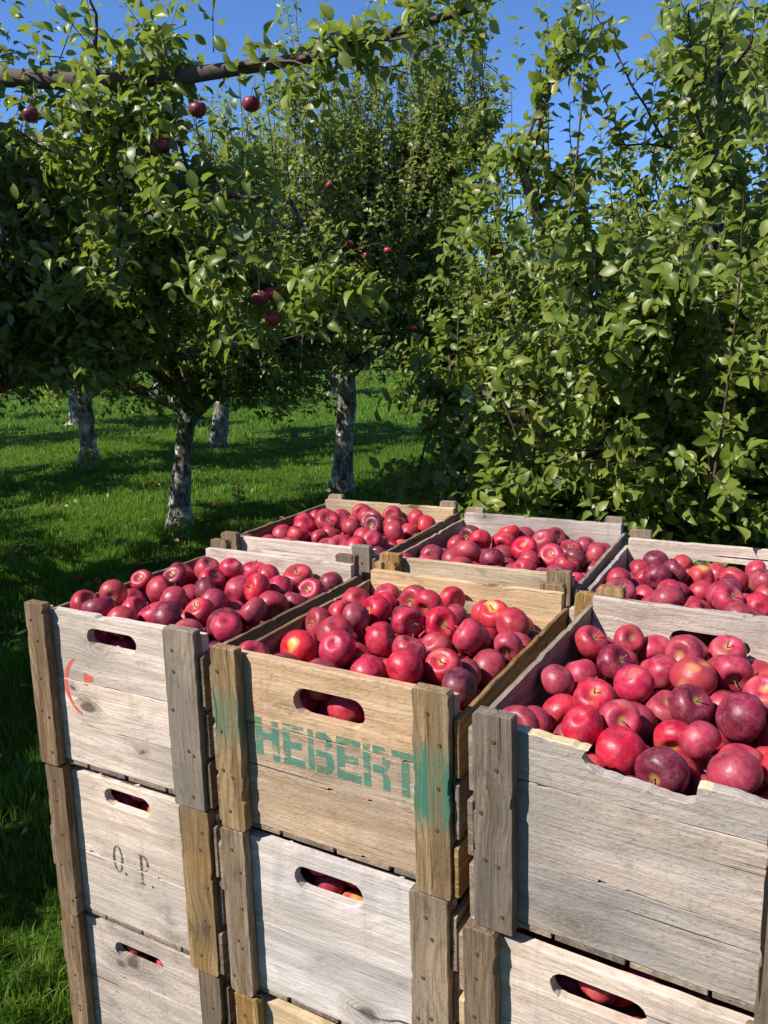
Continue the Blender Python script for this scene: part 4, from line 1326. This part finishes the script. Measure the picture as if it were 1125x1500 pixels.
for px, py, y, tree, kind, lab in (
        (290, 160, 3.2, 'T0', 2, '{} apple hanging under the near limb, beside pale backlit leaves'),
        (368, 152, 3.3, 'T0', 2, '{} apple hanging at the sunny edge of the near branches'),
        (238, 213, 3.4, 'T0', 2, '{} apple hanging in deep shade below the near limb'),
        (45, 168, 3.4, 'T0', 2, '{} apple hanging just below the bare dark limb'),
        (381, 437, 3.2, 'T0', 2, '{} apple in the hanging cluster of three, beside pale leaves'),
        (398, 430, 3.3, 'T0', 0, '{} apple tucked behind another in the hanging cluster'),
        (401, 466, 3.25, 'T0', 0, '{} lowest apple of the hanging cluster of three'),
        (262, 358, 3.6, 'T0', 2, '{} apple hanging in the shaded middle of the near tree'),
        (302, 378, 3.6, 'T0', 2, '{} apple hanging in the shaded middle of the near tree'),
        (140, 482, 6.3, 'T1', 0, '{} apple lit by the sun low in the pale-trunked tree'),
        (242, 474, 6.2, 'T1', 0, '{} apple lit by the sun beside the pale trunk fork'),
        (512, 427, 7.4, 'T2', 0, '{} apple hanging above the straight dark trunk'),
        (497, 393, 7.3, 'T2', 2, '{} apple hanging high in the straight-trunked tree'),
        (606, 482, 7.5, 'T2', 0, '{} apple hanging beside the fork of the straight trunk'),
        (512, 357, 7.0, 'T2', 0, '{} apple peeping from the crown above the straight trunk'),
        (538, 374, 7.0, 'T2', 1, '{} apple in the crown above the straight trunk'),
        (483, 272, 7.0, 'T2', 2, '{} apple hanging in the upper crown of the straight-trunked tree'),
        (568, 367, 7.1, 'T2', 0, '{} apple at the sunny side of the straight-trunked tree')):
    hang(px, py, y, tree, lab, kind)

rsf = np.random.RandomState(12)
for px, py in ((21, 823), (116, 851), (128, 862), (144, 855), (23, 897), (203, 833), (183, 803), (212, 712), (313, 748), (597, 718)):
    p = on_ground(px, py)
    p.z = float(ground_z(np.array(p.x), np.array(p.y))) + .024
    put_apple(p, .027, rsf, '{} windfall apple lying in the grass', 'windfall apples in the grass', rsf.choice([1, 3, 3, 0]))

# dry weeds at the foot of the pale trunk
M_DRY = plain('dry_stalk', (.30, .22, .11), .8)
def weed(px, py, h, n, seed, label, green=False):
    rs = np.random.RandomState(seed)
    p = on_ground(px, py)
    p.z = float(ground_z(np.array(p.x), np.array(p.y)))
    root = empty('weed', Matrix.Translation(p))
    tag(root, label, 'weed', 'weeds at the tree feet')
    for k in range(n):
        p0 = np.array([[rs.normal(0, .06), rs.normal(0, .05), -.01]])
        P = curve_batch(p0, unit(np.array([[rs.normal(0, .12), rs.normal(0, .12), 1.]])), np.array([h * rs.uniform(.6, 1.1)]), rs.normal(0, .08, (1, 3)), .05, rs, 6)
        V, F = tube_batch(P, np.linspace(.0035, .0014, 6)[None], 5)
        st = link(bpy.data.objects.new('stalk', np_mesh('stalk', V, [F], M_TWIG if green else M_DRY, True)), root)
        m = 9
        pos, tg = sample_paths(P, np.zeros(m, int), rs.uniform(.15 if green else .6, 1, m))
        al = unit(rs.normal(0, 1, (m, 3)) + np.array([0, 0, .5]))
        me = leaf_mass(pos, leaf_frames(pos, al, rs), rs.uniform(.025, .05, m) * (1.4 if green else .5), np.full(m, .6 if green else 1.0), False, rs, 'leafage', M_LEAF)
        link(bpy.data.objects.new('leafage', me), st)['kind'] = 'stuff'
weed(243, 790, .62, 4, 5, 'tall dry tan weed stalks beside the pale trunk')
weed(262, 800, .28, 7, 6, 'low green weed at the foot of the pale trunk', True)
weed(128, 690, .35, 14, 7, 'bushy dark weed round the foot of a tree across the lawn', True)
weed(352, 745, .30, 5, 8, 'small green weed in the grass behind the crates', True)

# one green leaf lying against the back of the crate beside the leafy tree
root, M, W, h, parts = CR['F0']
o = link(bpy.data.objects.new('fallen_leaf', LEAF_ME[8].copy()))
o.matrix_world = M @ Matrix.Translation((.235, D_ - P_ - T_ - .030, h + .004)) @ Euler((.9, .2, .7)).to_matrix().to_4x4() @ Matrix.Diagonal((.055, .055, .055, 1))
tag(o, 'fresh green leaf lying on the apples against the back board', 'leaf')

# scattered dead leaves on the lawn
def leaf_litter():
    rs = np.random.RandomState(77)
    n = 900
    y = rs.uniform(2.2, 13, n); x = rs.uniform(-.55, .45, n) * (y + 1)
    u, v = x * .47 + y * .883, x * .883 - y * .47
    ok = ~((u > .80) & (u < 2.15) & (v > -1.25) & (v < .2))
    x, y = x[ok], y[ok]
    pos = np.stack([x, y, ground_z(x, y) + rs.uniform(.02, .05, len(x))], 1)
    al = unit(rs.normal(0, 1, pos.shape) * np.array([1, 1, .25]))
    o = link(bpy.data.objects.new('leaf_litter', leaf_mass(pos, leaf_frames(pos, al, rs, 1.6), rs.uniform(.035, .065, len(x)), rs.uniform(0, .9, len(x)), 'mid', rs, 'leaf_litter',
                                                            leaf_material('dead_leaf', (.16, .085, .03), (.30, .22, .06), (.25, .18, .09), .2))))
    tag(o, 'dry yellow and brown leaves scattered over the lawn', 'leaves', None, 'stuff')
leaf_litter()
